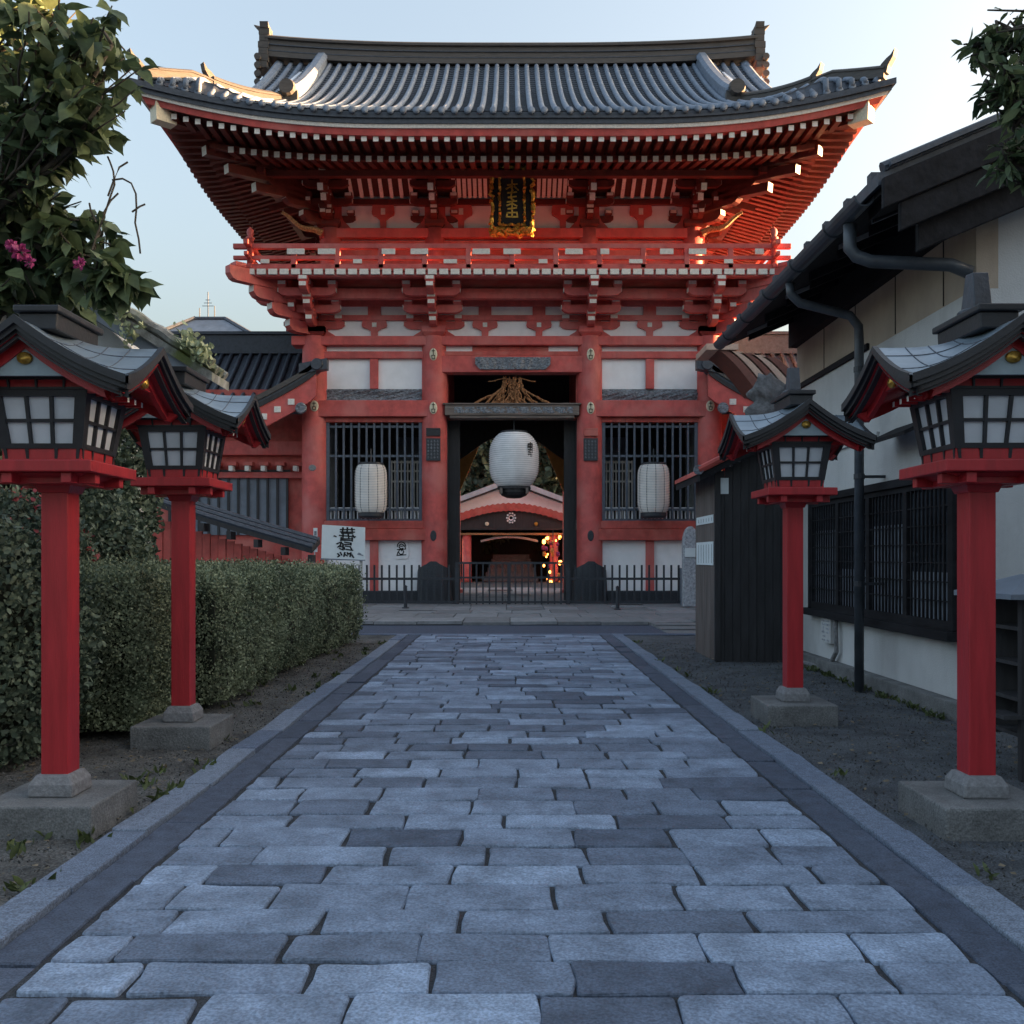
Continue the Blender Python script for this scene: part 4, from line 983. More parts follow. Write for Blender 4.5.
def paper_lantern(label, cx, cy, zc, r, h, m, big=False):
    t = thing('paper_lantern', label, 'lantern', (cx, cy, zc + h*.62), 'paper lanterns hung in the gate'); mb = gb(); pr = []
    n = 26 if big else 30
    for i in range(n*2+1):
        f = i/(n*2); v = 2*f-1
        rad = r * (1 - abs(v)**(3.4 if big else 6) * (.42 if big else .22)); rad += (.018 if i % 2 else -.010) * (1.3 if big else .8)
        pr.append((rad, v*h/2))
    mb.lathe(pr, (cx, cy, zc), 40)
    if big:
        for i in range(n*2):
            pass
    ob_ = mb.build('paper_body', m, t, smooth=True)
    hp = MB()
    for i in range(1, n*2, 2):
        rr_, hh_ = pr[i-1]; hp.lathe([(rr_+.004, hh_-.011), (rr_+.010, hh_), (rr_+.004, hh_+.011)], (cx, cy, zc), 40, cap=False)
    tag(hp.build('hoop', 'prib', ob_, smooth=True), kind='stuff')
    mb = gb(); k = .56 if big else .8
    mb.lathe([(r*k, h/2-.01), (r*k, h/2+.06), (0.01, h/2+.07)], (cx, cy, zc), 28); mb.build('top_ring', 'iron', t)
    mb = gb()
    if big: mb.lathe([(r*.64, -h/2-.02), (r*.68, -h/2+.03), (r*.68, -h/2-.06)], (cx, cy, zc), 28, cap=False); mb.lathe([(r*.60, -h/2), (r*.60, -h/2-.16), (r*.50, -h/2-.26), (r*.3, -h/2-.33), (0.01, -h/2-.35)], (cx, cy, zc), 28)
    else: mb.lathe([(r*.82, -h/2+.01), (r*.82, -h/2-.10), (r*.7, -h/2-.16), (0.01, -h/2-.16)], (cx, cy, zc), 28)
    mb.build('bottom_ring', 'dwood' if big else 'iron', t)
    mb = gb(); mb.tube([(cx, cy, zc+h/2), (cx, cy, zc + h/2 + (.9 if big else .5))], .02, 6); mb.build('hanger', 'iron', t)
    if not big:
        for a in np.linspace(-1.15, 1.15, 5):
            mb = gb(); mb.tube([(cx + (rr_+.008)*math.sin(a), cy - (rr_+.008)*math.cos(a), zc + hh_) for rr_, hh_ in pr[::2]], .012, 5); mb.build('cord', 'iron', t)
    if big:
        for s in (-1, 1):
            mb = gb(); mb.box(cx + s*.52*r-.04, cx+s*.52*r+.04, cy-r*.62-.0, cy-r*.35, zc-h/2-.22, zc-h/2-.04); mb.build('lamp_bracket', 'agedw', t)
        mb = gb(); fn = lambda u, v, o: (cx + r*1.012*math.sin(.68+u), cy - r*1.012*math.cos(.68+u)*.999 - o, zc + v)
        k = .5*h
        strokes(mb, [[(-.09, k*.52), (.12, k*.54)], [(-.09, k*.52), (-.10, k*.40)], [(.02, k*.58), (.02, k*.3)], [(-.08, k*.42), (.11, k*.42)], [(-.09, k*.32), (.12, k*.32)], [(.12, k*.54), (.12, k*.2)], [(-.08, k*.24), (.06, k*.22)], [(0, k*.3), (-.06, k*.12)], [(-.09, k*.14), (.12, k*.12)], [(.04, k*.22), (.05, k*.08)]], fn, .05); mb.build('lettering', 'ink', t)
    return t
dL = 30.05; paper_lantern('big round white paper lantern with black lettering hung in the gateway', PX(514, dL), dL, PZ(460.5, dL), 24.5*dL/F, 54*dL/F, 'paper', True)
dS = 29.05; paper_lantern('ivory paper lantern before the left barred window of the gate', PX(371, dS), dS, PZ(489, dS), 15.8*dS/F, 48*dS/F, 'paper2')
paper_lantern('ivory paper lantern before the right barred window of the gate', PX(653.5, dS), dS, PZ(489, dS), 15.8*dS/F, 48*dS/F, 'paper2')
# ------------------------------------------------------------------ house on the right
hs = thing('townhouse', 'stucco townhouse with dark eaves, gutter and barred windows on the right', 'house', (4.2, 8.56, 0))
WX, WY0, WY1 = 4.2, 8.56, 13.9; SP = .42; GXX, GZ0 = 3.2, 4.56
rz_h = lambda x: GZ0 + .06 + SP * (x - GXX)
RX = 9.0
mb = MB(); mb.box(WX, WX+.2, WY0, WY1, .16, 3.92); mb.build('wall', 'wallw', hs)
mb = MB(); mb.box(WX+.001, WX+.2, WY0+.0, WY1, 3.921, 5.3); mb.build('upper_wall', 'wallt', hs)
mb = MB(); mb.add([(WX+.2, WY0+.001, .16), (14, WY0+.001, .16), (14, WY0+.001, 5.2), (RX, WY0+.001, rz_h(RX)-.2), (WX+.2, WY0+.001, 5.0), (WX+.2, WY0+.2, .16), (14, WY0+.2, .16), (14, WY0+.2, 5.2), (RX, WY0+.2, rz_h(RX)-.2), (WX+.2, WY0+.2, 5.0)],
       [(0,1,2,3,4), (9,8,7,6,5), (0,5,6,1), (1,6,7,2), (2,7,8,3), (3,8,9,4), (4,9,5,0)]); mb.build('gable_wall', 'wallw', hs)
mb = MB(); mb.box(WX+.2, 14, WY1-.2, WY1, .1, 5.2); mb.build('back_wall', 'wallw', hs)
mb = MB(); mb.box(WX-.12, WX+.2, WY0-.05, WY1, -.05, .155); mb.build('plinth', 'conc', hs, bevel=.01)
for z0, z1, y0, y1 in ((3.925, 4.0, 11.1, WY1), (2.86, 2.93, 10.8, WY1)):
    mb = MB(); mb.box(WX-.035, WX, y0, y1, z0, z1); mb.build('trim', 'housew' if z0 > 3 else 'wallw', hs, bevel=.006)
for y in (9.2, 10.35, 11.55, 12.7):
    mb = MB(); mb.box(WX-.006, WX+.0, y-.006, y+.006, 3.93 if y < 11.5 else 4.0, 4.6); mb.build('panel_joint', 'housew', hs)
mb = MB(); mb.box(WX-.12, WX+.1, WY0-.1, WY1+.02, 4.56, 5.02); mb.build('wall_plate', 'housew', hs)
# roof: boarded underside, dark tile above, rafters, verge boards
VY0, VY1 = 8.05, 14.05
def slab(x0, x1, y0, y1, dz0, dz1): 
    return [(x0,y0,rz_h(x0)+dz0),(x1,y0,rz_h(x1)+dz0),(x1,y1,rz_h(x1)+dz0),(x0,y1,rz_h(x0)+dz0),(x0,y0,rz_h(x0)+dz1),(x1,y0,rz_h(x1)+dz1),(x1,y1,rz_h(x1)+dz1),(x0,y1,rz_h(x0)+dz1)]
BF = [(0,3,2,1),(4,5,6,7),(0,1,5,4),(1,2,6,5),(2,3,7,6),(3,0,4,7)]
mb = MB(); mb.add(slab(GXX-.02, RX, VY0+.1, VY1, 0, .06), BF); rf = mb.build('roof', 'housew', hs)
mb = MB(); mb.add(slab(GXX-.08, RX, VY0, VY1+.02, .062, .17), BF); mb.build('tile_layer', 'tile', rf)
for k in range(20):
    y = VY0 + .06 + k*.305; mb = MB(); mb.tube([(x, y, rz_h(x)+.185) for x in np.linspace(GXX+.04, RX, 4)], .045, 8); mb.build('round_tile_row', 'tile', rf, smooth=True)
    mb = MB(); mb.box(GXX-.02, GXX+.10, y-.05, y+.05, rz_h(GXX)+.14, rz_h(GXX)+(.27 if k % 2 else .19)); mb.build('eave_tile', 'tile', rf)
mb = MB(); mb.tube([(RX, VY0-.1, rz_h(RX)+.25), (RX, VY1+.1, rz_h(RX)+.25)], .25, 10); mb.build('ridge', 'tile', rf)
mb = MB(); mb.add([(RX, VY0, rz_h(RX)), (RX+6, VY0, rz_h(RX)-2.5), (RX+6, VY1, rz_h(RX)-2.5), (RX, VY1, rz_h(RX)), (RX, VY0, rz_h(RX)+.1), (RX+6, VY0, rz_h(RX)-2.4), (RX+6, VY1, rz_h(RX)-2.4), (RX, VY1, rz_h(RX)+.1)], BF); mb.build('far_slope', 'tile', rf)
for k in range(17):
    y = 8.75 + k*.31; mb = MB(); hw2 = .014 if k % 2 else .03; mb.add(slab(GXX+.15 + .1*(k % 3), WX-.1, y-hw2, y+hw2, -.10 if k % 2 == 0 else -.05, -.002), BF); mb.build('rafter', 'batten' if k % 2 else 'housew', rf)
mb = MB(); mb.add(slab(GXX-.06, RX, VY0-.06, VY0-.01, -.16, .10), BF); mb.build('bargeboard', 'housew', rf, bevel=.01)
mb = MB(); mb.add(slab(GXX+.1, RX, VY0-.02, VY0+.04, -.40, -.161), BF); mb.build('bargeboard', 'housew', rf, bevel=.01)
mb = MB(); mb.add(slab(GXX+.3, RX, VY0+.1, VY0+.16, -.62, -.30), BF); mb.build('bargeboard', 'housew', rf, bevel=.01)
mb = MB(); mb.add(slab(GXX-.0, RX, VY0-.08, VY0+.12, .172, .21), BF); mb.tube([(x, VY0+.02, rz_h(x)+.20) for x in (GXX-.04, RX)], .05, 8); mb.build('verge_tile', 'tile', rf)
mb = MB(); mb.box(WX-.5, 13, VY0+.20, VY0+.38, 4.86, 5.06); mb.build('tie_beam', 'housew', hs, bevel=.01)
mb = MB(); mb.add(slab(GXX+.05, RX, VY0+.02, WY0+.05, -.10, -.003), BF); mb.build('verge_soffit', 'housew', rf)
# gutter and its two pipes
mb = MB(); r_ = .095; prof = [(r_*math.cos(a), r_*math.sin(a)) for a in np.linspace(math.pi, 2*math.pi, 9)]
outer = prof; inner = [(a*.85, b*.85) for a, b in prof[::-1]]; sec = outer + inner
mb.rings([[(GXX-.10+a, y, GZ0+.10+b) for a, b in sec] for y in (VY0+.25, 10.2, 12.2, VY1)]); mb.build('gutter', 'pipe', hs)
for y in (9.1, 10.2, 11.3, 12.4, 13.4): mb = MB(); mb.tube([(GXX-.10+.10*math.cos(a), y, GZ0+.10+.10*math.sin(a)) for a in np.linspace(math.pi*.95, 2*math.pi*1.05, 9)], .012, 5); mb.build('gutter_bracket', 'iron', hs)
def pipe(pts, r, nm='drain_pipe'): mb = MB(); mb.tube(pts, r, 12); return mb.build(nm, 'pipe', hs, smooth=True)
pipe([(GXX-.07, 10.62, GZ0), (GXX-.06, 10.62, GZ0-.12), (GXX+.04, 10.62, GZ0-.22), (3.80, 10.62, 4.20), (3.9, 10.63, 4.08), (3.91, 10.64, 3.9), (3.91, 10.64, -.03)], .052)
for z in (1.2, 2.4, 3.6): mb = MB(); mb.lathe([(.06, -.03), (.06, .03)], (3.91, 10.64, z), 12); mb.box(3.95, WX, 10.62, 10.66, z-.015, z+.015); mb.build('pipe_clip', 'iron', hs)
pipe([(GXX-.07, 8.75, GZ0), (GXX-.07, 8.75, GZ0-.22), (GXX-.02, 8.72, GZ0-.30), (GXX+.1, 8.68, GZ0-.36), (3.95, 8.52, 4.12), (4.13, 8.52, 4.05)], .06)
# long barred window
wz0, wz1, wy0, wy1 = .80, 2.24, 8.95, 13.1
wd = MB(); wd.box(WX-.07, WX-.001, wy0-.08, wy0, wz0, wz1); wd.box(WX-.07, WX-.001, wy1, wy1+.08, wz0, wz1); wd.box(WX-.09, WX-.001, wy0-.1, wy1+.1, wz1, wz1+.09); wd.box(WX-.14, WX-.001, wy0-.12, wy1+.12, wz0-.09, wz0)
win = wd.build('window', 'housew', hs, bevel=.006)
mb = MB(); mb.box(WX-.012, WX-.002, wy0, wy1, wz0, wz1); mb.build('glass', 'glass', win)
mb = MB(); 
for (a, b) in ((9.2, 9.75), (10.4, 10.9), (12.1, 12.9)): mb.box(WX-.0019, WX-.0005, a, b, wz0+.05, wz1-.1)
ns = 4; sw = (wy1-wy0)/ns
for k in range(ns):
    a, b = wy0 + sw*k, wy0 + sw*(k+1); mb = MB(); th = .05
    mb.box(WX-.055, WX-.015, a, a+th, wz0, wz1); mb.box(WX-.055, WX-.015, b-th, b, wz0, wz1); mb.box(WX-.055, WX-.015, a+th, b-th, wz0, wz0+.09); mb.box(WX-.055, WX-.015, a+th, b-th, wz1-.06, wz1)
    nv = 10
    for q in range(1, nv): y = a+th + (b-a-2*th)*q/nv; mb.box(WX-.05, WX-.03, y-.010, y+.010, wz0+.09, wz1-.06)
    for q in range(1, 7): z = wz0+.09 + (wz1-wz0-.15)*q/7; mb.box(WX-.045, WX-.032, a+th, b-th, z-.006, z+.006)
    mb.build('sash', 'housew', win)
    mb = MB(); mb.box(WX-.014, WX-.0125, a+th, b-th, wz0+.09, wz0+.55 + .5*(k % 2)); mb.build('curtain', 'greyroof', win)
mb = MB(); mb.add([(WX, 9.3, 2.86), (WX, 10.35, 2.86), (WX-.34, 10.35, 2.70), (WX-.34, 9.3, 2.70), (WX, 9.3, 2.90), (WX, 10.35, 2.90), (WX-.34, 10.35, 2.74), (WX-.34, 9.3, 2.74)], BF); mb.build('small_canopy', 'housew', hs)
mb = MB(); mb.box(WX-.03, WX-.001, 8.9, 9.6, 2.34, 2.72); mb.build('board_panel', 'plank', hs)
vb = MB(); vb.box(WX-.09, WX, 12.2, 12.56, .38, .74); vbo = vb.build('vent_box', 'wallw', hs, bevel=.012)
mb = MB(); r5 = random.Random(9)
for i in range(6):
    for j in range(6):
        if r5.random() < .8: mb.box(WX-.098, WX-.0905, 12.235+.05*i, 12.235+.05*i+r5.uniform(.015, .04), .41+.05*j, .41+.05*j+r5.uniform(.012, .035))
mb.build('louvre', 'stele', vbo)
mb = MB(); mb.tube([(WX-.05, 12.1, .72), (WX-.07, 12.05, .6), (WX-.06, 12.05, .3), (WX-.06, 12.3, .1), (WX-.1, 12.7, .05), (WX-.14, 13.3, .03)], .03, 8); tag(mb.build('hose', 'granite'), 'grey hose hanging by the vent box at the foot of the stucco wall', 'hose')

# ------------------------------------------------------------------ plank shed beside the gate yard
sh = thing('plank_shed', 'dark plank shed with paper notices between gate and townhouse', 'shed', (3.55, 14.4, 0))
sx, sy0, sy1 = 2.98, 13.7, 15.25
mb = MB()
def planks(mb, p0, p1, z0, z1, n, nrm, m=0):
    p0 = Vector(p0); p1 = Vector(p1); d = (p1-p0); L_ = d.length; d.normalize(); nv = Vector(nrm)
    for k in range(n):
        a = L_*k/n + .003; b = L_*(k+1)/n - .003; o_ = rng.uniform(0, .006)
        mb.frame(p0, d, nv, UPV, a, b, -.02, o_, z0, z1[k] if isinstance(z1, list) else z1, m)
zt_ = lambda x: 2.72 + .50*(x-sx)
mb = MB(); planks(mb, (sx, sy0, 0), (4.14, sy0, 0), -.02, [zt_(sx+1.16*(k+.5)/10) for k in range(10)], 10, (0,-1,0)); mb.build('front_boards', 'dwood', sh)
mb = MB(); planks(mb, (sx, sy1, 0), (sx, sy0, 0), -.02, 2.72, 11, (-1,0,0)); mb.build('side_boards', 'plank', sh)
mb = MB(); mb.box(sx+.02, 4.14, sy0+.02, sy1, -.02, 2.6); mb.build('inner_walls', 'dwood', sh)
mb = MB(); mb.frame((sx, sy0, 0), Vector((1,0,0)), Vector((0,-1,0)), UPV, -.03, .05, -.05, .03, 0, 2.7); mb.build('corner_post', 'dwood', sh)
mb = MB(); mb.add([(sx-.28, sy0-.2, zt_(sx-.28)), (4.14, sy0-.2, zt_(4.14)), (4.14, sy1+.2, zt_(4.14)), (sx-.28, sy1+.2, zt_(sx-.28)), (sx-.28, sy0-.2, zt_(sx-.28)+.1), (4.14, sy0-.2, zt_(4.14)+.1), (4.14, sy1+.2, zt_(4.14)+.1), (sx-.28, sy1+.2, zt_(sx-.28)+.1)], BF); rf = mb.build('roof', 'housew', sh)
mb = MB(); mb.add([(sx-.30, sy0-.22, zt_(sx-.28)+.101), (4.14, sy0-.22, zt_(4.14)+.101), (4.14, sy1+.2, zt_(4.14)+.101), (sx-.30, sy1+.2, zt_(sx-.28)+.101), (sx-.30, sy0-.22, zt_(sx-.28)+.16), (4.14, sy0-.22, zt_(4.14)+.16), (4.14, sy1+.2, zt_(4.14)+.16), (sx-.30, sy1+.2, zt_(sx-.28)+.16)], BF)
mb.tube([(sx-.3, sy0-.2, zt_(sx-.3)+.17), (4.14, sy0-.2, zt_(4.14)+.17)], .05, 8); mb.build('roof_covering', 'redlo', rf)
mb = MB(); mb.lathe([(0, -.03), (.07, -.03), (.07, .03), (0, .03)], (sx-.30, sy0-.2, zt_(sx-.3)+.17), 12, 0, 'y'); mb.build('end_tile', 'carve', rf)
for (nm, x0, x1, y0, y1, z0, z1) in (('p', sx+.05, sx+.17, sy0-.016, sy0-.008, PZ(494, sy0), PZ(478, sy0)),):
    mb = MB(); mb.box(x0, x1, y0, y1, z0, z1); tag(mb.build('paper_notice', 'sign'), 'small white paper notice stuck near the top of the dark shed front', 'notice')
for (z0, z1, lb) in ((PZ(524, 14.4), PZ(516, 14.4), 'narrow white paper strip on the brown side of the shed'), (PZ(565, 14.4), PZ(542, 14.4), 'larger white paper notice on the brown side of the shed, below the strip')):
    mb = MB(); mb.box(sx-.018, sx-.010, 13.86, 15.1, z0, z1); no = tag(mb.build('paper_notice', 'sign'), lb, 'notice')
    mb = MB()
    for k in range(6):
        y = 13.95 + k*.19; mb.box(sx-.0205, sx-.0182, y, y+.02, z0+.03, z1-.04)
    mb.build('printed_line', 'carve', no)

# ------------------------------------------------------------------ grey ridge ornament and striped soffit of the right wing
wr = thing('side_hall', 'red side hall right of the gate with tiled eave and striped soffit', 'hall', (9.5, 31, .08))
def wing(t, s):
    # s=-1 left, +1 right ; all in world x = GX + s*u, u outward
    X = lambda u: GX + s*u
    def bx(u0, u1, y0, y1, z0, z1, m, nm, bev=0, par=None):
        a, b = sorted((X(u0), X(u1))); mb = MB(); mb.box(a, b, y0, y1, z0, z1); return mb.build(nm, m, par or t, bevel=bev)
    bx(6.7, 14, 31.2, 31.4, .08, 7.0, 'redlo', 'wall')
    bx(6.7, 14, 31.0, 31.2, PZ(455, 31), PZ(441, 31), 'red', 'beam', .02)
    bx(6.7, 14, 31.0, 31.2, PZ(478, 31), PZ(472, 31), 'red', 'beam', .02)
    for k in range(14):
        u = 6.95 + k*.52; bx(u, u+.13, 30.7, 31.0, PZ(471, 30.8), PZ(466, 30.8), 'wtip', 'rafter_end')
    for k in range(14):
        u = 6.85 + k*.52; bx(u, u+.3, 30.75, 31.1, PZ(465.5, 30.8), PZ(462, 30.8), 'redlo', 'rafter_block')
    # slatted window
    w0, w1, z0, z1 = 7.35, 11.2, PZ(535, 31.1), PZ(473, 31.1)
    fr = bx(w0, w1, 31.12, 31.19, z0, z1, 'greyroof', 'window')
    for k in range(13):
        u = w0 + (w1-w0)*k/12; bx(u-.035, u+.035, 31.04, 31.11, z0, z1, 'dwood', 'slat', 0, fr)
    bx(w0-.1, w1+.1, 31.03, 31.115, z1, z1+.1, 'dwood', 'lintel', 0, fr)
    # main roof: ridge along x, front slope
    yr, zr, ye, ze = 33.6, PZ(352, 33.6), 30.2, PZ(412, 30.2)
    n = 30; mb = MB()
    rows = []
    for f in np.linspace(0, 1, 8): 
        y = ye + (yr-ye)*f; z = ze + (zr-ze)*(.8*f+.2*f*f); rows.append([(X(u), y, z) for u in (6.0, 15)])
    mb.grid(rows); rf = mb.build('roof', 'tile', t, solid=.08)
    for k in range(26):
        u = 6.1 + k*.34; mb = MB(); mb.tube([(X(u), r_[0][1], r_[0][2]+.05) for r_ in rows], .075, 7); mb.build('round_tile_row', 'tile', rf, smooth=True)
    mb = MB(); a, b = sorted((X(6.3), X(15))); mb.box(a, b, yr-.25, yr+.25, zr-.1, zr+.55); mb.box(a, b, yr-.32, yr+.32, zr+.56, zr+.66); mb.build('ridge', 'tile', rf)
    # porch verge in front that climbs towards the gate column
    pts = [(6.0 + 2.3*f, 29.35, PZ(372, 29.35) - 1.30*(f**.85) - .0) for f in np.linspace(0, 1, 12)]
    def sweep(nm, m, d0, d1, y0, y1, par=rf):
        mb = MB(); mb.rings([[(X(u), y0, z+d0), (X(u), y1, z+d0), (X(u), y1, z+d1), (X(u), y0, z+d1)] for u, y, z in pts]); return mb.build(nm, m, par)
    sweep('porch_roof', 'tile', .02, .12, 29.0, 31.2); sweep('verge_tile', 'ridge', .10, .26, 28.95, 29.25)
    sweep('barge_edge', 'dwood', -.12, .02, 29.0, 29.12); sweep('bargeboard', 'red', -.80, -.121, 29.05, 29.15)
    mb = MB(); o = pts[0]; mb.lathe([(0, -.06), (.16, -.06), (.19, 0), (.15, .06), (0, .06)], (X(o[0]-.05), 28.95, o[2]+.16), 14, 0, 'y'); mb.rings([[(X(u), 28.95, z-.02), (X(u), 29.3, z-.02), (X(u), 29.3, z+.30), (X(u), 28.95, z+.30)] for u, _, z in ((o[0]-.35, 0, o[2]+.05), (o[0]+.5, 0, o[2]-.12))]); mb.build('end_tile', 'tile', rf)
    for k in range(3):
        u = 6.75 + .42*k; z = np.interp(u, [p[0] for p in pts], [p[2] for p in pts]) - .47; bx(u-.1, u+.1, 29.02, 29.049, z-.09, z+.09, 'wtip', 'nail_cover', 0, rf)
    mb = MB(); mb.lathe([(0, -.06), (.15, -.06), (.18, 0), (.12, .03), (0, .03)], (X(6.45), 29.02, PZ(408, 29)), 12, 0, 'y'); mb.build('carved_pendant', 'carve', rf)
wing(wr, 1)
mb = MB(); mb.box(9.2, 9.4, 29.2, 31.2, 0, 6.2); mb.build('porch_sun_block', 'redlo', wr)  # unseen wall added beneath the porch to block sun from the gate columns
wl = thing('side_hall', 'red side hall left of the gate with dark tiled roof and slatted window', 'hall', (-9.5, 31, .08))
wing(wl, -1)
st = MB()
for k in range(5):
    st2 = MB(); pr = []
    for f in np.linspace(0, 1, 12): pr.append((PX(713, 24) + .07 + .29*k + 1.45*f**1.1*.7, PZ(349, 24) - .05*k - 1.05*f**1.5 - .0))
    st2.rings([[(x, 24, z), (x, 25.2, z), (x+.29, 25.2, z), (x+.29, 24, z)] for x, z in pr]) 
    if k == 0: sgo = thing('curved_eave', 'brown and cream striped curved eave board between gate and townhouse', 'eave', (7, 24, 0))
    st2.build('stripe', 'peach' if k % 2 else 'rbrown', sgo)
mb = MB(); mb.box(PX(712, 24)-.15, PX(738, 24), 23.95, 25.3, PZ(350, 24), PZ(344, 24)); mb.build('cap_board', 'peach', sgo)
mb = MB(); mb.box(7.0, 7.4, 24.2, 25.2, 0, PZ(400, 24)); mb.build('post', 'redlo', sgo)
mb = MB(); n = 22; rr = []; cx, cy = PX(770, 16.5), 16.5
for i, f in enumerate(np.linspace(0, 1, 14)):
    zc = PZ(425, 16.5) + f*.85; wdt = .36*(1-f)**.45 + .20*(math.sin(f*7))**2*(1-f*.4) + .05
    rr.append([(cx + .10*math.sin(f*4) + (wdt + .06*math.sin(5*a + 9*f))*math.cos(a), cy + .35*(1-f*.5)*math.sin(a), zc + .04*math.sin(4*a)) for a in np.linspace(0, 2*math.pi, n, endpoint=False)])
mb.rings(rr); oi = thing('ridge_ornament', 'pitted grey clay ridge ornament above the plank shed roof', 'ornament', (cx, cy, 3.0)); mb.build('carved_tile', 'oni', oi, smooth=True)
mb = MB()
for k in range(4): mb.tube([(cx+.15+.75*f, cy-.1*k, PZ(402, 16.5) + .22*k*0 - .10*k + .28*math.sin(f*3)*(1-.2*k)) for f in np.linspace(0, 1, 9)], .085, 7)
mb.build('curled_tile', 'oni', oi, smooth=True)
mb = MB(); mb.box(cx+.28, cx+.9, cy-.3, cy+.3, PZ(412, 16.5), PZ(390, 16.5)); mb.box(cx+.2, cx+.98, cy-.35, cy+.35, PZ(389.9, 16.5), PZ(386.5, 16.5)); mb.build('ridge_block', 'tile', oi, bevel=.02)
mb = MB(); mb.box(cx-.5, cx+1.6, cy-.25, cy+.8, 2.0, PZ(420, 16.5)); mb.build('ridge_wall', 'housew', oi)

# ------------------------------------------------------------------ hall seen through the gateway
hl = thing('worship_hall', 'small hall with white gable and red scalloped eave seen through the gateway', 'hall', (GX, 56, .08))
D = 54.
def hz(py): return PZ(py, D)
apex, er = hz(478), hz(505)
for s in (-1, 1):
    mb = MB(); a, b = (GX, apex), (GX + s*3.6, apex - 1.35)
    poly = [(a[0], a[1]), (b[0], b[1]), (b[0], b[1]-.28), (a[0], a[1]-.30)]
    mb.prism(poly, lambda p, t: (p[0], D-.5+t, p[1]), 0, 6); mb.build('roof', 'hroof', hl)
    mb = MB(); poly = [(a[0], a[1]-.301), (b[0], b[1]-.281), (b[0], b[1]-.36), (a[0], a[1]-.38)]; mb.prism(poly, lambda p, t: (p[0], D-.45+t, p[1]), 0, .1); mb.build('barge_edge', 'dwood', hl)
mb = MB(); mb.prism([(GX-3.6, apex-1.7), (GX, apex-.38), (GX+3.6, apex-1.7), (GX+3.6, hz(528)), (GX-3.6, hz(528))], lambda p, t: (p[0], D+.1+t, p[1]), 0, .1); mb.build('gable_plaster', 'white', hl)
ar = lambda f: hz(511) - .60 + .62*math.cos(f*math.pi/2*1.0)**.9 if abs(f) < 1 else hz(511)-.6
xs = np.linspace(-1, 1, 41)
mb = MB(); mb.rings([[(GX+3.0*f, D-.3, ar(f)-.05 + .05*(i % 2)), (GX+3.0*f, D+.0, ar(f)), (GX+3.0*f, D+.0, ar(f)+.40), (GX+3.0*f, D-.3, ar(f)+.38+.06*(i % 2))] for i, f in enumerate(xs)]); mb.build('scalloped_eave', 'redlo', hl)
mb = MB(); mb.rings([[(GX+3.0*f, D-.1, hz(533)), (GX+3.0*f, D+.05, hz(533)), (GX+3.0*f, D+.05, ar(f)-.0), (GX+3.0*f, D-.1, ar(f)-.0)] for f in xs]); mb.build('tympanum', 'dwood', hl)
mb = MB(); mb.lathe([(.10, 0), (.16, -.03), (.16, 0)], (GX, D-.12, hz(518)), 16, 0, 'y'); 
for k in range(10): a = 2*math.pi*k/10; mb.lathe([(0.001, -.04), (.055, -.03), (.06, 0)], (GX+.235*math.cos(a), D-.12, hz(518)+.27*math.sin(a)), 8, 0, 'y')
mb.build('crest', 'paper', hl)
for (x, m) in ((487, 'cream'), (536, 'gold')): mb = MB(); mb.lathe([(0.01, -.12), (.10, -.1), (.12, 0), (.1, .05)], (PX(x, D), D-.15, hz(524)), 12, 0, 'y'); mb.build('beam_end', m, hl)
mb = MB(); mb.box(GX-3.2, GX+3.2, D-.1, D+.15, hz(535), hz(530)); mb.build('beam', 'straw', hl)
mb = MB(); mb.box(GX-3.2, GX+3.2, D+.0, D+.2, hz(529.9), hz(522)); mb.build('beam', 'dwood', hl)
for (x, w_) in ((466.5, .27), (554, .24)): mb = MB(); mb.lathe([(w_*1.2, .08), (w_, .3), (w_, hz(528))], (PX(x, D), D+.2, 0), 16); mb.build('column', 'red', hl, smooth=True)
mb = MB(); mb.box(GX-6, GX+6, D+7, D+7.2, 0, 6); mb.build('back_wall', 'dwood', hl)
for s in (-1, 1): mb = MB(); a, b = sorted((GX+s*3.3, GX+s*3.45)); mb.box(a, b, D+.5, D+7, 0, 5); mb.build('side_wall', 'orange', hl)
for k in range(6): mb = MB(); mb.box(GX-1.6+.1*k, GX+1.6-.1*k, D+2.0+.35*k, D+2.36+.35*k, .05, .35+.26*k); mb.build('step', 'plaza', hl)
mb = MB(); mb.tube([(GX-1.75 + 3.3*f, D+.6, hz(541) + .25*math.sin(f*math.pi)) for f in np.linspace(0, 1, 14)], .07, 8); tag(mb.build('twisted_rope', 'paper'), 'pale twisted rope strung across the dark doorway of the small hall', 'rope')
# warm glowing festoon by the right column of the hall
mb = MB(); r6 = random.Random(4)
lm = thing('lit_festoon', 'orange lit festoon of paper lights beside the right column of the small hall', 'festoon', (PX(554, 53.6), 53.6, .08))
for k in range(34):
    mb = MB(); x = PX(r6.uniform(543, 562), 53.6); z = hz(r6.uniform(533, 585)); rr_ = r6.uniform(.04, .12); mb.lathe([(0.01, -rr_*1.3), (rr_*.8, -rr_), (rr_, 0), (rr_*.8, rr_), (.01, rr_*1.3)], (x, 53.5 + r6.uniform(-.2, .2), z), 9); mb.build('paper_light', MGLOW if k % 3 == 0 else ('orange' if k % 3 == 1 else 'pink'), lm, smooth=True)
mb = MB(); mb.tube([(PX(553, 53.6), 53.65, .08), (PX(553, 53.6), 53.65, hz(531))], .03, 6); mb.build('pole', 'iron', lm)
mb = MB(); 
tw = thing('evergreen_tree', 'dark trees behind the small hall roof', 'tree', (GX+1, 54, 0))

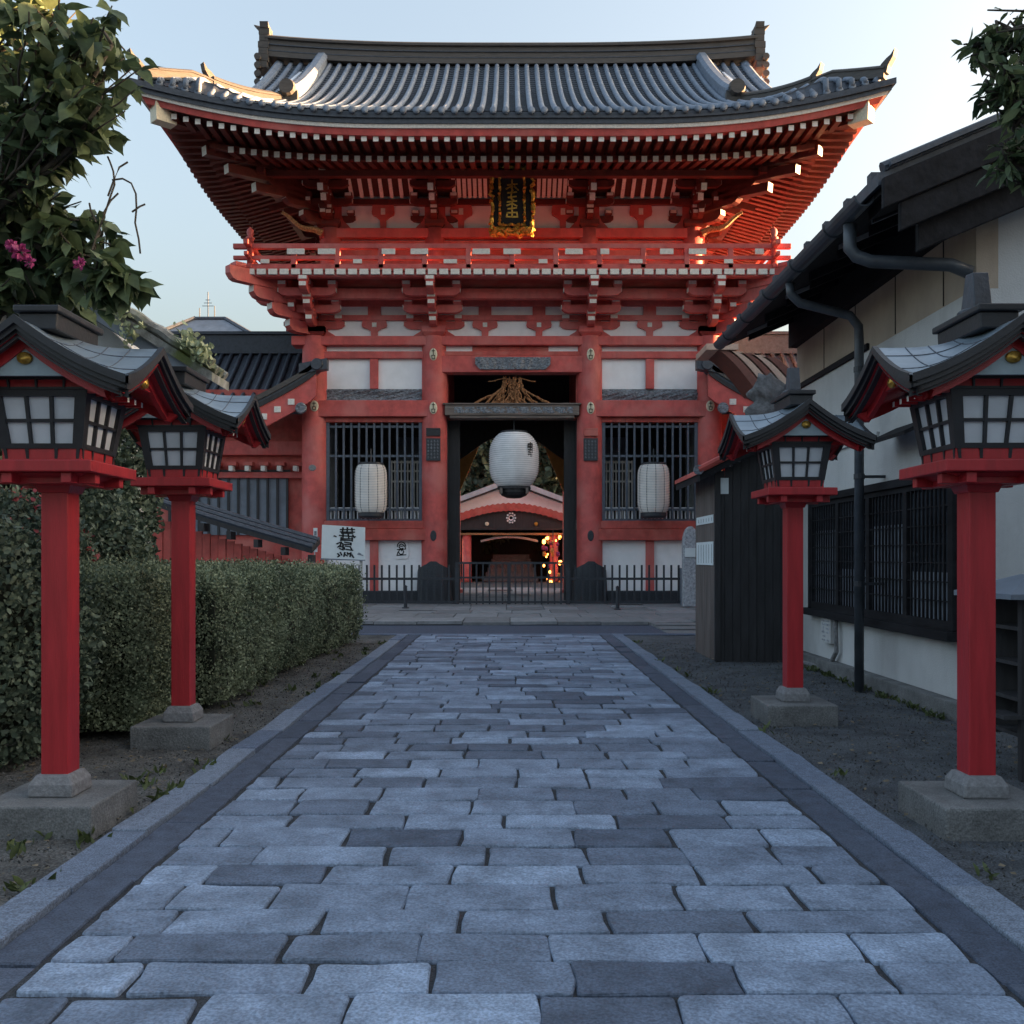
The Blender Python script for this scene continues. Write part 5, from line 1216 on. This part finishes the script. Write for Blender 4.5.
t = thing('sun_block_wall', 'unseen white wall with tiled coping added behind the gate to block sun, right of the small hall', 'wall', (8.6, 50, .08)); t['kind'] = 'thing'  # unseen wall added to keep direct sun off the hall courtyard
mb = MB(); mb.box(8.4, 8.8, 39, 62, .06, 6.2); mb.build('wall', 'white', t)
mb = MB(); mb.prism([(8.1, 6.2), (9.1, 6.2), (8.6, 6.6)], lambda p, a: (p[0], a, p[1]), 38.8, 62.2); mb.build('coping', 'tile', t)
# ------------------------------------------------------------------ iron fence, bollards, sign boards, stele
fy = 28.4
fe = thing('iron_fence', 'long black iron picket fence with a centre gate before the temple gate', 'fence', (GX, fy, .08))
fz = lambda py: PZ(py, fy)
def fb(x0, x1, z0, z1, nm, par=None, y=.022): mb = MB(); mb.box(x0, x1, fy-y, fy+y, z0, z1); return mb.build(nm, 'iron', par or fe)
for (p0, p1) in ((352, 456.5), (568, 686)):
    x0, x1 = PX(p0, fy), PX(p1, fy); fb(x0, x1, fz(580), fz(577.6), 'rail', y=.03); fb(x0, x1, fz(603.5), fz(601), 'rail', y=.03)
    n_ = int((p1-p0)/7)
    mb = MB()
    for k in range(n_+1): x = x0 + (x1-x0)*k/n_; pk = fb(x-.028, x+.028, .12, fz(565), 'picket')
x0, x1 = PX(457, fy), PX(567.5, fy); fb(x0, x1, fz(564), fz(562), 'rail', y=.03); fb(x0, x1, fz(578.5), fz(576.6), 'rail', y=.03); fb(x0, x1, fz(603), fz(601), 'rail', y=.03)
for k in range(18):
    x = x0 + (x1-x0)*k/17; wd_ = .05 if k in (0, 8, 17) else .024; fb(x-wd_, x+wd_, .09, fz(562.2), 'picket', y=.02)
for (p, m) in ((682, 'greyroof'), (457, 'iron'), (568, 'iron')): mb = MB(); mb.box(PX(p, fy)-.06, PX(p, fy)+.06, fy-.07, fy+.07, .06, fz(568)); mb.build('post', m, fe)
for (px_, d_, lb) in ((405.5, 26.2, 'short iron stake on the plaza left of the path'), (617.5, 25.6, 'short iron stake on the plaza right of the path')):
    t = thing('stake', lb, 'stake', (PX(px_, d_), d_, .08), 'iron stakes before the fence'); mb = MB(); mb.lathe([(.10, .085), (.10, .11), (.05, .12), (.045, .68), (.06, .69), (.0, .73)], (PX(px_, d_), d_, 0), 12); mb.build('stem', 'iron', t); 
# big white calligraphy sign
d_ = 27.5
sg = thing('sign_board', 'large white sign board with three brushed black characters left of the gate', 'sign', (PX(343, d_), d_, .08))
x0, x1, z0, z1 = PX(321.5, d_), PX(365, d_), PZ(559, d_), PZ(526.5, d_)
def sq(u, v, o): return (x0 + u*(x1-x0) + .02*v*0, d_-.03-o + .04*(u-.5), z0 + v*(z1-z0) - .05*(u-.5))
mb = MB(); vs = [sq(u, v, o) for o in (0, -.06) for u, v in ((0,0),(1,0),(1,1),(.02,1.03))]; mb.add(vs, [(0,1,2,3),(4,7,6,5),(0,4,5,1),(1,5,6,2),(2,6,7,3),(3,7,4,0)]); mb.build('board', 'sign', sg)
mb = MB(); vs = [sq(u, v, o) for o in (.01, -.07) for u, v in ((-.01,-.05),(1.0,-.03),(1.0,.0),(-.01,-.0))]; mb.add(vs, [(0,1,2,3),(4,7,6,5),(0,4,5,1),(1,5,6,2),(2,6,7,3),(3,7,4,0)]); mb.build('ledge', 'greyroof', sg)
for u in (.1, .9): mb = MB(); p = sq(u, 0, -.1); mb.box(p[0]-.04, p[0]+.04, p[1]-.03, p[1]+.03, .08, p[2]); mb.build('leg', 'wallw', sg)
L1 = [[(.44,.90),(.76,.92)],[(.50,.96),(.49,.82)],[(.60,.97),(.59,.80)],[(.70,.96),(.71,.84)],[(.44,.83),(.76,.84)],[(.47,.79),(.72,.80)],[(.30,.70),(.34,.68)],[(.42,.72),(.78,.70)],[(.50,.76),(.50,.66)],[(.62,.76),(.63,.66)],[(.72,.75),(.76,.67)],[(.46,.62),(.70,.63)],[(.46,.58),(.71,.58)],[(.46,.66),(.45,.56)],[(.71,.66),(.71,.56)],
      [(.36,.46),(.42,.50),(.50,.47)],[(.46,.52),(.44,.42),(.38,.36)],[(.54,.52),(.68,.50),(.68,.44)],[(.54,.45),(.68,.46)],[(.44,.38),(.52,.36),(.54,.30)],[(.56,.40),(.66,.39),(.70,.30)],[(.42,.32),(.50,.28)],[(.58,.30),(.72,.28)],[(.50,.44),(.50,.28)],
      [(.38,.16),(.42,.10),(.38,.06)],[(.44,.20),(.47,.12)],[(.54,.20),(.52,.08)],[(.54,.14),(.60,.10)],[(.62,.16),(.68,.20),(.66,.08)],[(.70,.14),(.74,.06)],[(.60,.20),(.61,.15)]]
mb = MB(); strokes(mb, [[(a, b) for a, b in ln] for ln in L1], lambda u, v, o: sq(u, v, .004+o), .042); mb.build('lettering', 'ink', sg)
mb = MB(); strokes(mb, [[(.84,.17),(.95,.14)],[(.86,.20),(.90,.18)]], lambda u, v, o: sq(u, v, .004+o), .03); mb.build('stamp', 'greyroof', sg)
# narrow notice on the pole at the wing corner
d2 = 27.9; t = thing('post_sign', 'narrow vertical strip sign on a thin pole beside the white sign board', 'sign', (PX(315.5, d2), d2, .08))
mb = MB(); mb.box(PX(313.5, d2), PX(317.5, d2), d2-.02, d2, PZ(552, d2), PZ(528, d2)); mb.build('strip', 'sign', t)
mb = MB(); mb.box(PX(314, d2), PX(315, d2), d2, d2+.03, .08, PZ(528, d2)); mb.build('pole', 'wallw', t)
mb = MB()
for k in range(3): mb.box(PX(314.2, d2), PX(316.8, d2), d2-.024, d2-.0205, PZ(535.5+7*k, d2), PZ(531+7*k, d2))
mb.build('printed_block', 'carve', t)
# round-cornered white notice on the lower panel
d3 = GY-.07; t = thing('wall_notice', 'white rounded notice with black ring characters on the lower left panel', 'notice', (PX(401.5, d3), d3, 1.8))
xc, zc, hw_, hh_ = PX(401.5, d3), PZ(549, d3), 7.2*d3/F, 9.8*d3/F
pl = []
for k in range(4):
    for a in np.linspace(0, math.pi/2, 5): aa = a + k*math.pi/2; cxx = (hw_-.08) * (1 if k in (0, 3) else -1); czz = (hh_-.08) * (1 if k in (0, 1) else -1); pl.append((xc+cxx+.08*math.cos(aa), zc+czz+.08*math.sin(aa)))
mb = MB(); mb.prism(pl, lambda p, a: (p[0], d3-.02+a, p[1]), 0, .03); mb.build('board', 'paper', t)
cir = lambda r_, a0, a1, cx_, cz_, n=9: [(cx_ + r_*math.cos(a), cz_ + r_*math.sin(a)) for a in np.linspace(a0, a1, n)]
mb = MB(); strokes(mb, [cir(.13, 0, math.pi*1.05, 0, .09), cir(.075, .2, 5.5, .0, .08), [(-.03,.09),(.04,.09)], [(.10,.10),(.13,.02)], cir(.08, 0, 6.2, -.01, -.09), [(-.13,-.02),(.13,.0)], [(-.14,-.20),(.14,-.18)], [(.0,-.02),(.0,-.06)], [(-.11, -.1), (-.14, -.2)]], lambda u, v, o: (xc+u, d3-.0205-o, zc+v), .035); mb.build('lettering', 'ink', t)
# carved stone stele near the shed
d4 = 27.0; t = thing('stone_stele', 'grey carved stone marker with round top between fence end and shed', 'stele', (PX(690, d4), d4, .08))
xc, hw_ = PX(691, d4), 7.5*d4/F; zt4 = PZ(526, d4)
pl = [(xc-hw_, .08)] + [(xc - hw_*math.cos(a), zt4-.5 + .5*math.sin(a)) for a in np.linspace(0, math.pi, 11)] + [(xc+hw_, .08)]
mb = MB(); mb.prism(pl, lambda p, a: (p[0], d4+a, p[1]), 0, .3); mb.build('slab', 'stele', t, bevel=.03)
mb = MB(); mb.box(xc-hw_*.8, xc+hw_*.9, d4-.03, d4-.001, PZ(557, d4), PZ(548, d4)); mb.build('band', 'sign', t)

# ------------------------------------------------------------------ left background
# low red boarded lean-to
dl = 21.0; t = thing('lean_to', 'low red boarded lean-to with sloping dark roof behind the hedge', 'shed', (-6, dl, 0))
xa, xb = PX(120, dl), PX(312, dl); za, zb_ = PZ(489, dl), PZ(549, dl)
mb = MB(); n_ = 20
for k in range(n_):
    x = xa + .3 + (xb-xa-.7)*k/n_; x2 = xa + .3 + (xb-xa-.7)*(k+1)/n_; f = ((x+x2)/2-xa)/(xb-xa); mb.box(x+.006, x2-.006, dl+.3 + .02*(k % 2), dl+.4, -.05, za + (zb_-za)*f - .42)
mb.build('board_wall', 'redlo', t)
sag = lambda f: za + (zb_-za)*(f**.9) 
mb = MB(); mb.rings([[(xa+(xb-xa)*f, dl, sag(f)-.10), (xa+(xb-xa)*f, dl+.9, sag(f)+.12), (xa+(xb-xa)*f, dl+.9, sag(f)+.24), (xa+(xb-xa)*f, dl, sag(f)+.02)] for f in np.linspace(0, 1, 9)]); rf = mb.build('roof', 'dwood', t)
for k in range(3): 
    mb = MB(); mb.tube([(xa+(xb-xa)*f, dl+.05+.35*k, sag(f)+.05+.08*k) for f in np.linspace(0, 1, 9)], .07, 7); mb.build('roof_row', 'tile', rf)
mb = MB(); mb.box(xa+.3, xb-.5, dl+.22, dl+.3, .9, 1.0); 
for k in range(7):
    x = xa + .6 + .6*k; f = (x-xa)/(xb-xa); mb.box(x-.05, x+.05, dl+.0, dl+.38, sag(f)-.32, sag(f)-.14)
tag(mb.build('eave_bracket', 'dwood', t), None)
# moss-grown gable roof
dm = 12.5; t = thing('mossy_house', 'old house with mossy tiled verge rising behind the left lanterns', 'house', (-5.5, dm, 0))
ap = (PX(60, dm), PZ(276, dm)); ft = (PX(212, dm), PZ(372, dm)); dx = ft[0]-ap[0]; dz = ft[1]-ap[1]
def vz(f): return ap[1] + dz*f
mb = MB(); mb.rings([[(ap[0]+dx*f, dm+y, vz(f)+h_) for y, h_ in ((0, 0), (.75, 0), (.75, -.12), (0, -.12))] for f in np.linspace(0, 1, 8)]); rf = mb.build('roof', 'moss', t)
for k, (y, h_, r_) in enumerate(((.03, .10, .075), (.22, .05, .06), (.42, .05, .06), (.62, .05, .06))):
    mb = MB(); mb.tube([(ap[0]+dx*f, dm+y, vz(f)+h_ + .012*math.sin(40*f)) for f in np.linspace(0, 1, 30)], r_, 8); mb.build('tile_row', 'moss', rf)
mb = MB(); mb.rings([[(ap[0]+dx*f, dm+y, vz(f)+h_) for y, h_ in ((.08, -.121), (.2, -.121), (.2, -.30), (.08, -.28))] for f in np.linspace(0, .9, 8)]); mb.build('bargeboard', 'greyroof', rf)
mb = MB(); mb.add([(-9, dm+.6, -.05), (-5.25, dm+.6, -.05), (-5.25, dm+.6, vz(.4)-.3), (ap[0], dm+.6, vz(0)-.2), (-9, dm+.6, vz(0)-.2), (-9, dm+1.4, -.05), (-5.25, dm+1.4, -.05), (-5.25, dm+1.4, vz(.4)-.3), (ap[0], dm+1.4, vz(0)-.2), (-9, dm+1.4, vz(0)-.2)], [(0,1,2,3,4),(5,6,7,8,9),(0,1,6,5),(1,2,7,6),(2,3,8,7),(3,4,9,8)]); mb.build('wall', 'wallw', t)
mb = MB(); mb.rings([[(-9, dm+y, vz(0)+h_ - .6) if u else (ap[0]+.02, dm+y, vz(0)+h_) for y, h_ in ((0, 0), (1.6, 0), (1.6, -.12), (0, -.12))] for u in (0, 1)]); mb.build('far_slope', 'moss', rf)
# distant slate roofed house with mast
dd = 55.; t = thing('distant_house', 'distant house with blue grey hipped roof and thin masts', 'house', (-18, dd, 0))
zr, ze = PZ(319, dd), PZ(352, dd)
X_ = lambda px: PX(px, dd)
vs = [(X_(110), dd, ze), (X_(282), dd, ze), (X_(282), dd+8, ze), (X_(110), dd+8, ze), (X_(172), dd+4, PZ(319, dd+4)), (X_(205), dd+4, PZ(319, dd+4))]
mb = MB(); mb.add(vs, [(0,1,5,4), (1,2,5), (2,3,4,5), (3,0,4), (0,3,2,1)]); rf = mb.build('roof', 'greyroof', t)
mb = MB(); mb.tube([(X_(172), dd+4, PZ(319, dd+4)+.05), vs[0]], .15, 6); mb.tube([vs[5], vs[4]], .15, 6); mb.tube([vs[5], vs[1]], .15, 6); mb.build('hip_tile', 'tile', rf)
mb = MB(); mb.box(X_(116), X_(276), dd+.5, dd+7.5, 0, ze-.01); mb.build('wall', 'wallw', t)
for (px_, top) in ((186, 292), (193, 306), (177, 308)):
    mb = MB(); mb.tube([(X_(px_), dd+4, PZ(322, dd+4)), (X_(px_), dd+4, PZ(top, dd+4))], .03, 5)
    if px_ == 186:
        for q in range(3): mb.tube([(X_(px_)-.35+.1*q, dd+4, PZ(306-3*q, dd+4)), (X_(px_)+.35-.1*q, dd+4, PZ(306-3*q, dd+4))], .02, 5)
    mb.build('mast', 'iron', t)
# added sun blockers shaped as houses, out of sight behind the townhouse and beyond the frame; they keep the low sun off the yard
t = thing('sun_block_house', 'unseen tall house volume added as a sun blocker behind the townhouse roof on the right', 'house', (13, 22, 0))
mb = MB(); mb.box(9.6, 17, 14.4, 29.6, 0, 8.0); mb.build('wall', 'wallw', t)
mb = MB(); mb.prism([(9.3, 8.0), (17.3, 8.0), (13.3, 9.3)], lambda p, a: (p[0], a, p[1]), 14.2, 29.8); mb.build('roof', 'tile', t)
t = thing('sun_block_house', 'unseen low house volume added as a sun blocker right of the camera, out of the frame', 'house', (9, 0, 0))
mb = MB(); mb.box(6.8, 12, -9, 8.5, 0, 4.55); mb.build('wall', 'wallw', t)
mb = MB(); mb.prism([(6.4, 4.6), (12.4, 4.6), (9.4, 6.2)], lambda p, a: (p[0], a, p[1]), -9.4, 7.95); mb.build('roof', 'tile', t)
# dark notice stand at the right edge
t = thing('notice_stand', 'dark wooden stand with small roof and shelves at the right edge', 'stand', (3.75, 6.5, 0))
X0, X1, Y0, Y1 = 3.42, 4.1, 6.35, 6.85
for x in (X0, X1-.05):
    for y in (Y0, Y1-.05): mb = MB(); mb.box(x, x+.05, y, y+.05, 0, 1.22); mb.build('post', 'dwood', t)
mb = MB(); mb.box(X0+.03, X1-.03, Y1-.06, Y1-.04, .25, 1.2); mb.build('back_board', 'dwood', t)
for z in (.28, .52, .76, 1.0): mb = MB(); mb.box(X0+.02, X1-.02, Y0+.02, Y1-.06, z, z+.025); mb.build('shelf', 'dwood', t)
mb = MB(); mb.box(X0-.13, X0+.02, Y0-.02, Y0+.25, .415, .44); mb.build('side_tray', 'dwood', t)
mb = MB(); mb.rings([[(X0-.15, Y0-.15, 1.22), (X1+.15, Y0-.15, 1.22), (X1+.15, Y1+.15, 1.22), (X0-.15, Y1+.15, 1.22)], [(X0-.15, Y0-.15, 1.255), (X1+.15, Y0-.15, 1.255), (X1+.15, Y1+.15, 1.255), (X0-.15, Y1+.15, 1.255)], [(X0+.15, Y0+.2, 1.38), (X1-.15, Y0+.2, 1.38), (X1-.15, Y1-.2, 1.38), (X0+.15, Y1-.2, 1.38)]]); mb.build('roof', 'greyroof', t)
# ------------------------------------------------------------------ hedges and shrubs
def box_shell(n, x0, x1, y0, y1, z1, rad, seed, amp, bot=.06):
    # points and normals on a rounded clipped-hedge surface
    S = np.array([(x1-x0)*(z1-bot), (y1-y0)*(z1-bot), (x1-x0)*(y1-y0)]); wts = np.array([S[0]*1.0, S[0]*.25, S[1]*1.0, S[1]*.3, S[2]*.9]); wts /= wts.sum()
    k = rng.choice(5, n, p=wts); u = rng.random((n, 3)); p = np.stack([x0+(x1-x0)*u[:,0], y0+(y1-y0)*u[:,1], bot+(z1-bot)*u[:,2]], 1)
    p[k == 0, 1] = y0; p[k == 1, 1] = y1; p[k == 2, 0] = x1; p[k == 3, 0] = x0; p[k == 4, 2] = z1
    lo = np.array([x0+rad, y0+rad, -9]); hi = np.array([x1-rad, y1-rad, z1-rad]); c = np.clip(p, lo, hi); d = p - c
    nn = d / (np.linalg.norm(d, axis=1, keepdims=True) + 1e-9); p = c + nn * np.minimum(np.linalg.norm(d, axis=1, keepdims=True), rad) if rad else p
    bulge = amp * lump(p, 3.2, seed)[:, None] + amp*.6 * lump(p, 9, seed+1)[:, None]
    p = p + nn * bulge
    taper = np.clip((.35 - p[:, 2]) / .35, 0, 1)[:, None] * .14; p = p - nn * taper * np.array([1, 1, 0])
    return p, nn
def leafy(name, par, p, nn, size, mat_, templ='chip', depth=.06, up=.5):
    n = len(p); p = p - nn * (rng.random((n, 1)) ** 2 * depth) + nn * (rng.random((n, 1)) ** 9 * .11)
    d = rnd(n) + nn * .5 + np.array([0, 0, up]); nr = nn + rnd(n) * .8
    sz = size * rng.uniform(.6, 1.35, n)
    v, f, idx = leaves(p, d, nr, sz, templ)
    tone = np.clip(.45 + .38 * lump(p, 2.2, 77) + rng.normal(size=n) * .25, 0, 1)
    return raw_mesh(name, v, f, mat_, par, tone=tone[idx])
def core_box(name, par, x0, x1, y0, y1, z1, ins):
    mb = MB(); q = lambda i, z: [(x0+i,y0+i,z),(x1-i,y0+i,z),(x1-i,y1-i,z),(x0+i,y1-i,z)]
    mb.rings([q(ins+.12, .04), q(ins, .4), q(ins, z1-ins-.1), q(ins+.1, z1-ins)]); return mb.build(name, 'core', par)
def hedge(label, x0, x1, y0, y1, z1, n, size, mat_='hleaf', rad=.30, seed=1, amp=.06, group='clipped hedge bushes on the left'):
    t = thing('hedge_bush', label, 'hedge', ((x0+x1)/2, (y0+y1)/2, 0), group)
    core_box('twig_core', t, x0, x1, y0, y1, z1, .10)
    p, nn = box_shell(n, x0, x1, y0, y1, z1, rad, seed, amp); leafy('foliage', t, p, nn, size, mat_)
    mb = MB(); r_ = random.Random(seed)
    for k in range(10): x = r_.uniform(x0+.3, x1-.2); y = r_.uniform(y0+.15, y1-.15); mb.tube([(x, y, -.03), (x+r_.uniform(-.1, .1), y+r_.uniform(-.1, .1), .35)], .015, 5)
    mb.build('stem', 'bark', t)
    return t
hedge('clipped olive green hedge block directly behind the nearest left lantern post', -4.1, -2.98, 7.75, 8.75, 1.36, 44000, .028, seed=2, rad=.18)
hedge('nearest block of the long clipped hedge, behind the second left lantern', -5.2, -2.78, 9.15, 11.9, 1.34, 75000, .030, seed=3)
hedge('second block along the long clipped hedge', -5.2, -2.74, 11.86, 14.05, 1.33, 34000, .034, seed=4)
hedge('third block along the long clipped hedge', -5.0, -2.66, 14.0, 15.55, 1.32, 20000, .037, seed=5)
hedge('farthest block of the long clipped hedge, nearest the gate', -5.0, -2.62, 15.5, 17.0, 1.32, 17000, .040, seed=6)
def shrub(name, label, cat, c, r, n, size, mat_, templ='chip', seed=1, amp=.10, group=None, extra=None, depth=.15):
    t = thing(name, label, cat, (c[0], c[1], 0), group); c = np.array(c); r = np.array(r)
    d = rnd(n); d = d[(d[:, 1] < .55)]; p = c + d * r; nn = d / r; nn /= np.linalg.norm(nn, axis=1, keepdims=True)
    p += nn * (amp * lump(p, 3.0, seed) + amp * .6 * lump(p, 8, seed+1))[:, None]
    ok = p[:, 2] > .03; leafy('foliage', t, p[ok], nn[ok], size, mat_, templ, depth)
    mb = MB(); rr = []
    for i, a in enumerate(np.linspace(-1.3, 1.45, 9)):
        rr.append([(c[0] + r[0]*.82*math.cos(a)*math.cos(b), c[1] + r[1]*.82*math.cos(a)*math.sin(b), max(.02, c[2] + r[2]*.82*math.sin(a))) for b in np.linspace(0, 2*math.pi, 16, endpoint=False)])
    mb.rings(rr); mb.build('twig_core', 'core', t)
    if extra:
        m2, n2, s2, zlo = extra; d = rnd(n2); d = d[(d[:, 1] < .3) & (d[:, 2] > zlo)]; p = c + d * r * 1.03; nn = d; 
        tag(leafy('red_tips' if m2 == 'redlf' else 'blossom', t, p, nn, s2, m2, 'oval', .05), kind='stuff')
    return t
shrub('tall_bush', 'tall dark bush at the left edge behind the nearest lantern', 'bush', (-4.35, 7.0, .8), (1.15, 1.0, 1.12), 42000, .046, 'dleaf', 'oval', 11)
shrub('red_leaf_bush', 'bush with red leaf tips above the tall dark bush', 'bush', (-4.75, 8.7, 1.1), (1.0, .8, 1.05), 16000, .05, 'dleaf', 'oval', 21, extra=('redlf', 1500, .05, .25))
shrub('round_bush', 'rounded dark green bush above the clipped hedge block', 'bush', (-4.75, 10.3, 1.25), (.85, .7, 1.0), 20000, .055, 'dleaf', 'oval', 31)
shrub('ivy_bush', 'dark ivy mass between the two left lanterns', 'bush', (-5.3, 11.7, 1.9), (.87, .7, 1.5), 16000, .08, 'dleaf', 'oval', 41, amp=.16)
shrub('ivy_bush', 'dark climbing bush at the left edge behind the nearest lantern roof', 'bush', (-5.6, 9.6, 2.1), (1.0, .8, 1.3), 12000, .08, 'dleaf', 'oval', 45, amp=.16)

# ------------------------------------------------------------------ trees
def path_pts(a, b, n, wob, sag=0):
    a, b = Vector(a), Vector(b); out = []
    for i in range(n):
        f = i/(n-1); p = a.lerp(b, f); k = math.sin(f*math.pi)
        out.append(p + Vector((rng.normal()*wob*k, rng.normal()*wob*k, sag*k + rng.normal()*wob*k)))
    return out
def broad_tree(label, base, height, blobs, size, n_per, templ, matl='leaf', lean=(0, 0), trunk=.14, droop=-.5, name='broadleaf_tree'):
    t = thing(name, label, 'tree', base)
    b = Vector(base); top = b + Vector((lean[0], lean[1], height)); tp = path_pts(b, top, 9, .06)
    mb = MB(); mb.tube(tp, [trunk*(1-.06*i) for i in range(9)], 10); mb.build('trunk', 'bark', t, smooth=True)
    V_, F_, T_ = [], [], []; off = 0; lb = MB()
    for (c, r) in blobs:
        c = Vector(c); st_ = tp[min(8, 3 + int(5*rng.random()))]; main = path_pts(st_, c, 8, .05, .08)
        lb.tube(main, [.045 - .0048*i for i in range(8)], 6)
        ntw = 12
        for k in range(ntw):
            e = c + Vector(tuple(rnd(1)[0])) * r * rng.uniform(.55, 1.5); tw = path_pts(main[rng.integers(4, 8)], e, 7, .03, .04); lb.tube(tw, [.012 - .0013*i for i in range(7)], 5)
            m = n_per; fi = rng.random(m) ** .7 * 6; i0 = np.minimum(fi.astype(int), 5); P = np.array([tuple(p) for p in tw]); pos = P[i0] + (P[i0+1]-P[i0]) * (fi-i0)[:, None] + rng.normal(size=(m, 3)) * .035 * (r/.4)
            d = rnd(m) * .75 + (P[-1]-P[0]) / (np.linalg.norm(P[-1]-P[0]) + 1e-6) * .5 + np.array([0, 0, droop]); nr = rnd(m) * .7 + np.array([0, -.25, .8])
            v, f, idx = leaves(pos, d, nr, size * rng.uniform(.55, 1.25, m), templ); V_.append(v); F_.append(f + off); off += len(v); T_.append(np.clip(rng.normal(.42, .25) + rng.normal(size=m)*.16, 0, 1)[idx])
    lb.build('limbs', 'bark', t, smooth=True)
    raw_mesh('crown', np.concatenate(V_), np.concatenate(F_), matl, t, tone=np.concatenate(T_))
    return t
def BL(px, py, d, rp): return ((PX(px, d), d, PZ(py, d)), rp*d/F)
bl = [BL(20, 30, 6.2, 62), BL(75, 35, 6.0, 52), BL(112, 45, 5.9, 34), BL(60, 95, 6.1, 48), BL(100, 105, 5.8, 34), BL(15, 110, 6.4, 55), BL(30, 165, 6.2, 45), BL(55, 150, 6.0, 26), BL(10, 215, 6.4, 45), BL(55, 235, 6.3, 34), BL(30, 280, 6.5, 40), BL(95, 262, 6.2, 30), BL(120, 285, 6.1, 20), BL(5, 20, 6.6, 60), BL(60, 285, 6.5, 34)]
bt = broad_tree('large-leaved tree overhanging from the upper left, with a few magenta flowers', (-4.7, 6.4, -.05), 5.2, bl, .15, 17, 'big', lean=(.3, .2))
# dangling bare twig with two leaves and the blossoms
mb = MB(); d_ = 6.0
for pts in (((92, 250), (97, 232), (103, 214), (108, 196), (112, 182), (110, 168), (106, 158), (103, 152)), ((108, 196), (113, 180), (118, 166), (126, 160)), ((112, 180), (122, 178), (130, 182), (134, 192), (134, 206), (132, 220), (135, 236), (136, 250)), ((96, 222), (90, 210), (88, 202)), ((103, 214), (110, 200), (117, 192)), ((132, 212), (139, 206), (144, 203))):
    mb.tube([(PX(x, d_), d_ + .01*i, PZ(y, d_)) for i, (x, y) in enumerate(pts)], .006, 6)
mb.build('bare_twig', 'bark', bt)
for (px_, py_, s_) in ((20, 252, .05), (80, 264, .038), (30, 262, .035), (12, 246, .035)):
    mb = MB(); c = (PX(px_, 5.7), 5.7, PZ(py_, 5.7)); n_ = 26; d = rnd(n_); v, f, idx = leaves(np.tile(np.array(c), (n_, 1)) + d*s_*.25, d + np.array([0, -.3, 0]), rnd(n_), np.full(n_, s_), 'oval'); raw_mesh('blossom', v, f, 'pink', bt)
bl2 = [BL(1012, 30, 4.6, 34), BL(1018, 75, 4.6, 30), BL(995, 95, 4.6, 20), BL(1015, 130, 4.6, 24), BL(985, 50, 4.7, 16), BL(1008, 160, 4.6, 12), BL(1050, 60, 4.6, 40)]
broad_tree('small-leaved branch of a tree reaching in at the upper right corner', (4.5, 4.9, -.05), 4.6, bl2, .095, 14, 'long', lean=(-.4, -.2), trunk=.10, droop=-.6)
# trees behind the hall, seen through the passage
for o in [x for x in list(C.objects) if x.name.startswith('evergreen_tree')]: bpy.data.objects.remove(o)
broad_tree('dark evergreen behind the small hall, seen through the gateway', (GX-2.0, 62, 0), 8, [((GX-5+2.2*k, 62+rng.normal(), z), 1.9) for k in range(5) for z in (3.5, 5.5, 7.5, 9.5)], .6, 90, 'oval', matl='dleaf', name='evergreen_tree', trunk=.3)
# small plants on the mossy roof
t = thing('roof_plant', 'yellow green plants growing along the mossy roof edge', 'plant', (-4.5, 12.4, 4))
pp = []; 
for (px_, py_, k) in ((198, 350, 70), (203, 358, 60), (130, 335, 60), (190, 340, 50), (120, 318, 40), (100, 300, 70)):
    pp.append(np.array([PX(px_, 12.4), 12.4, PZ(py_, 12.4)]) + rng.normal(size=(k, 3))*.07)
pp = np.concatenate(pp); m = len(pp); v, f, idx = leaves(pp, rnd(m) + np.array([0,0,.8]), rnd(m), rng.uniform(.05, .12, m), 'oval'); raw_mesh('foliage', v, f, 'hleaf', t, tone=np.ones(m)[idx])
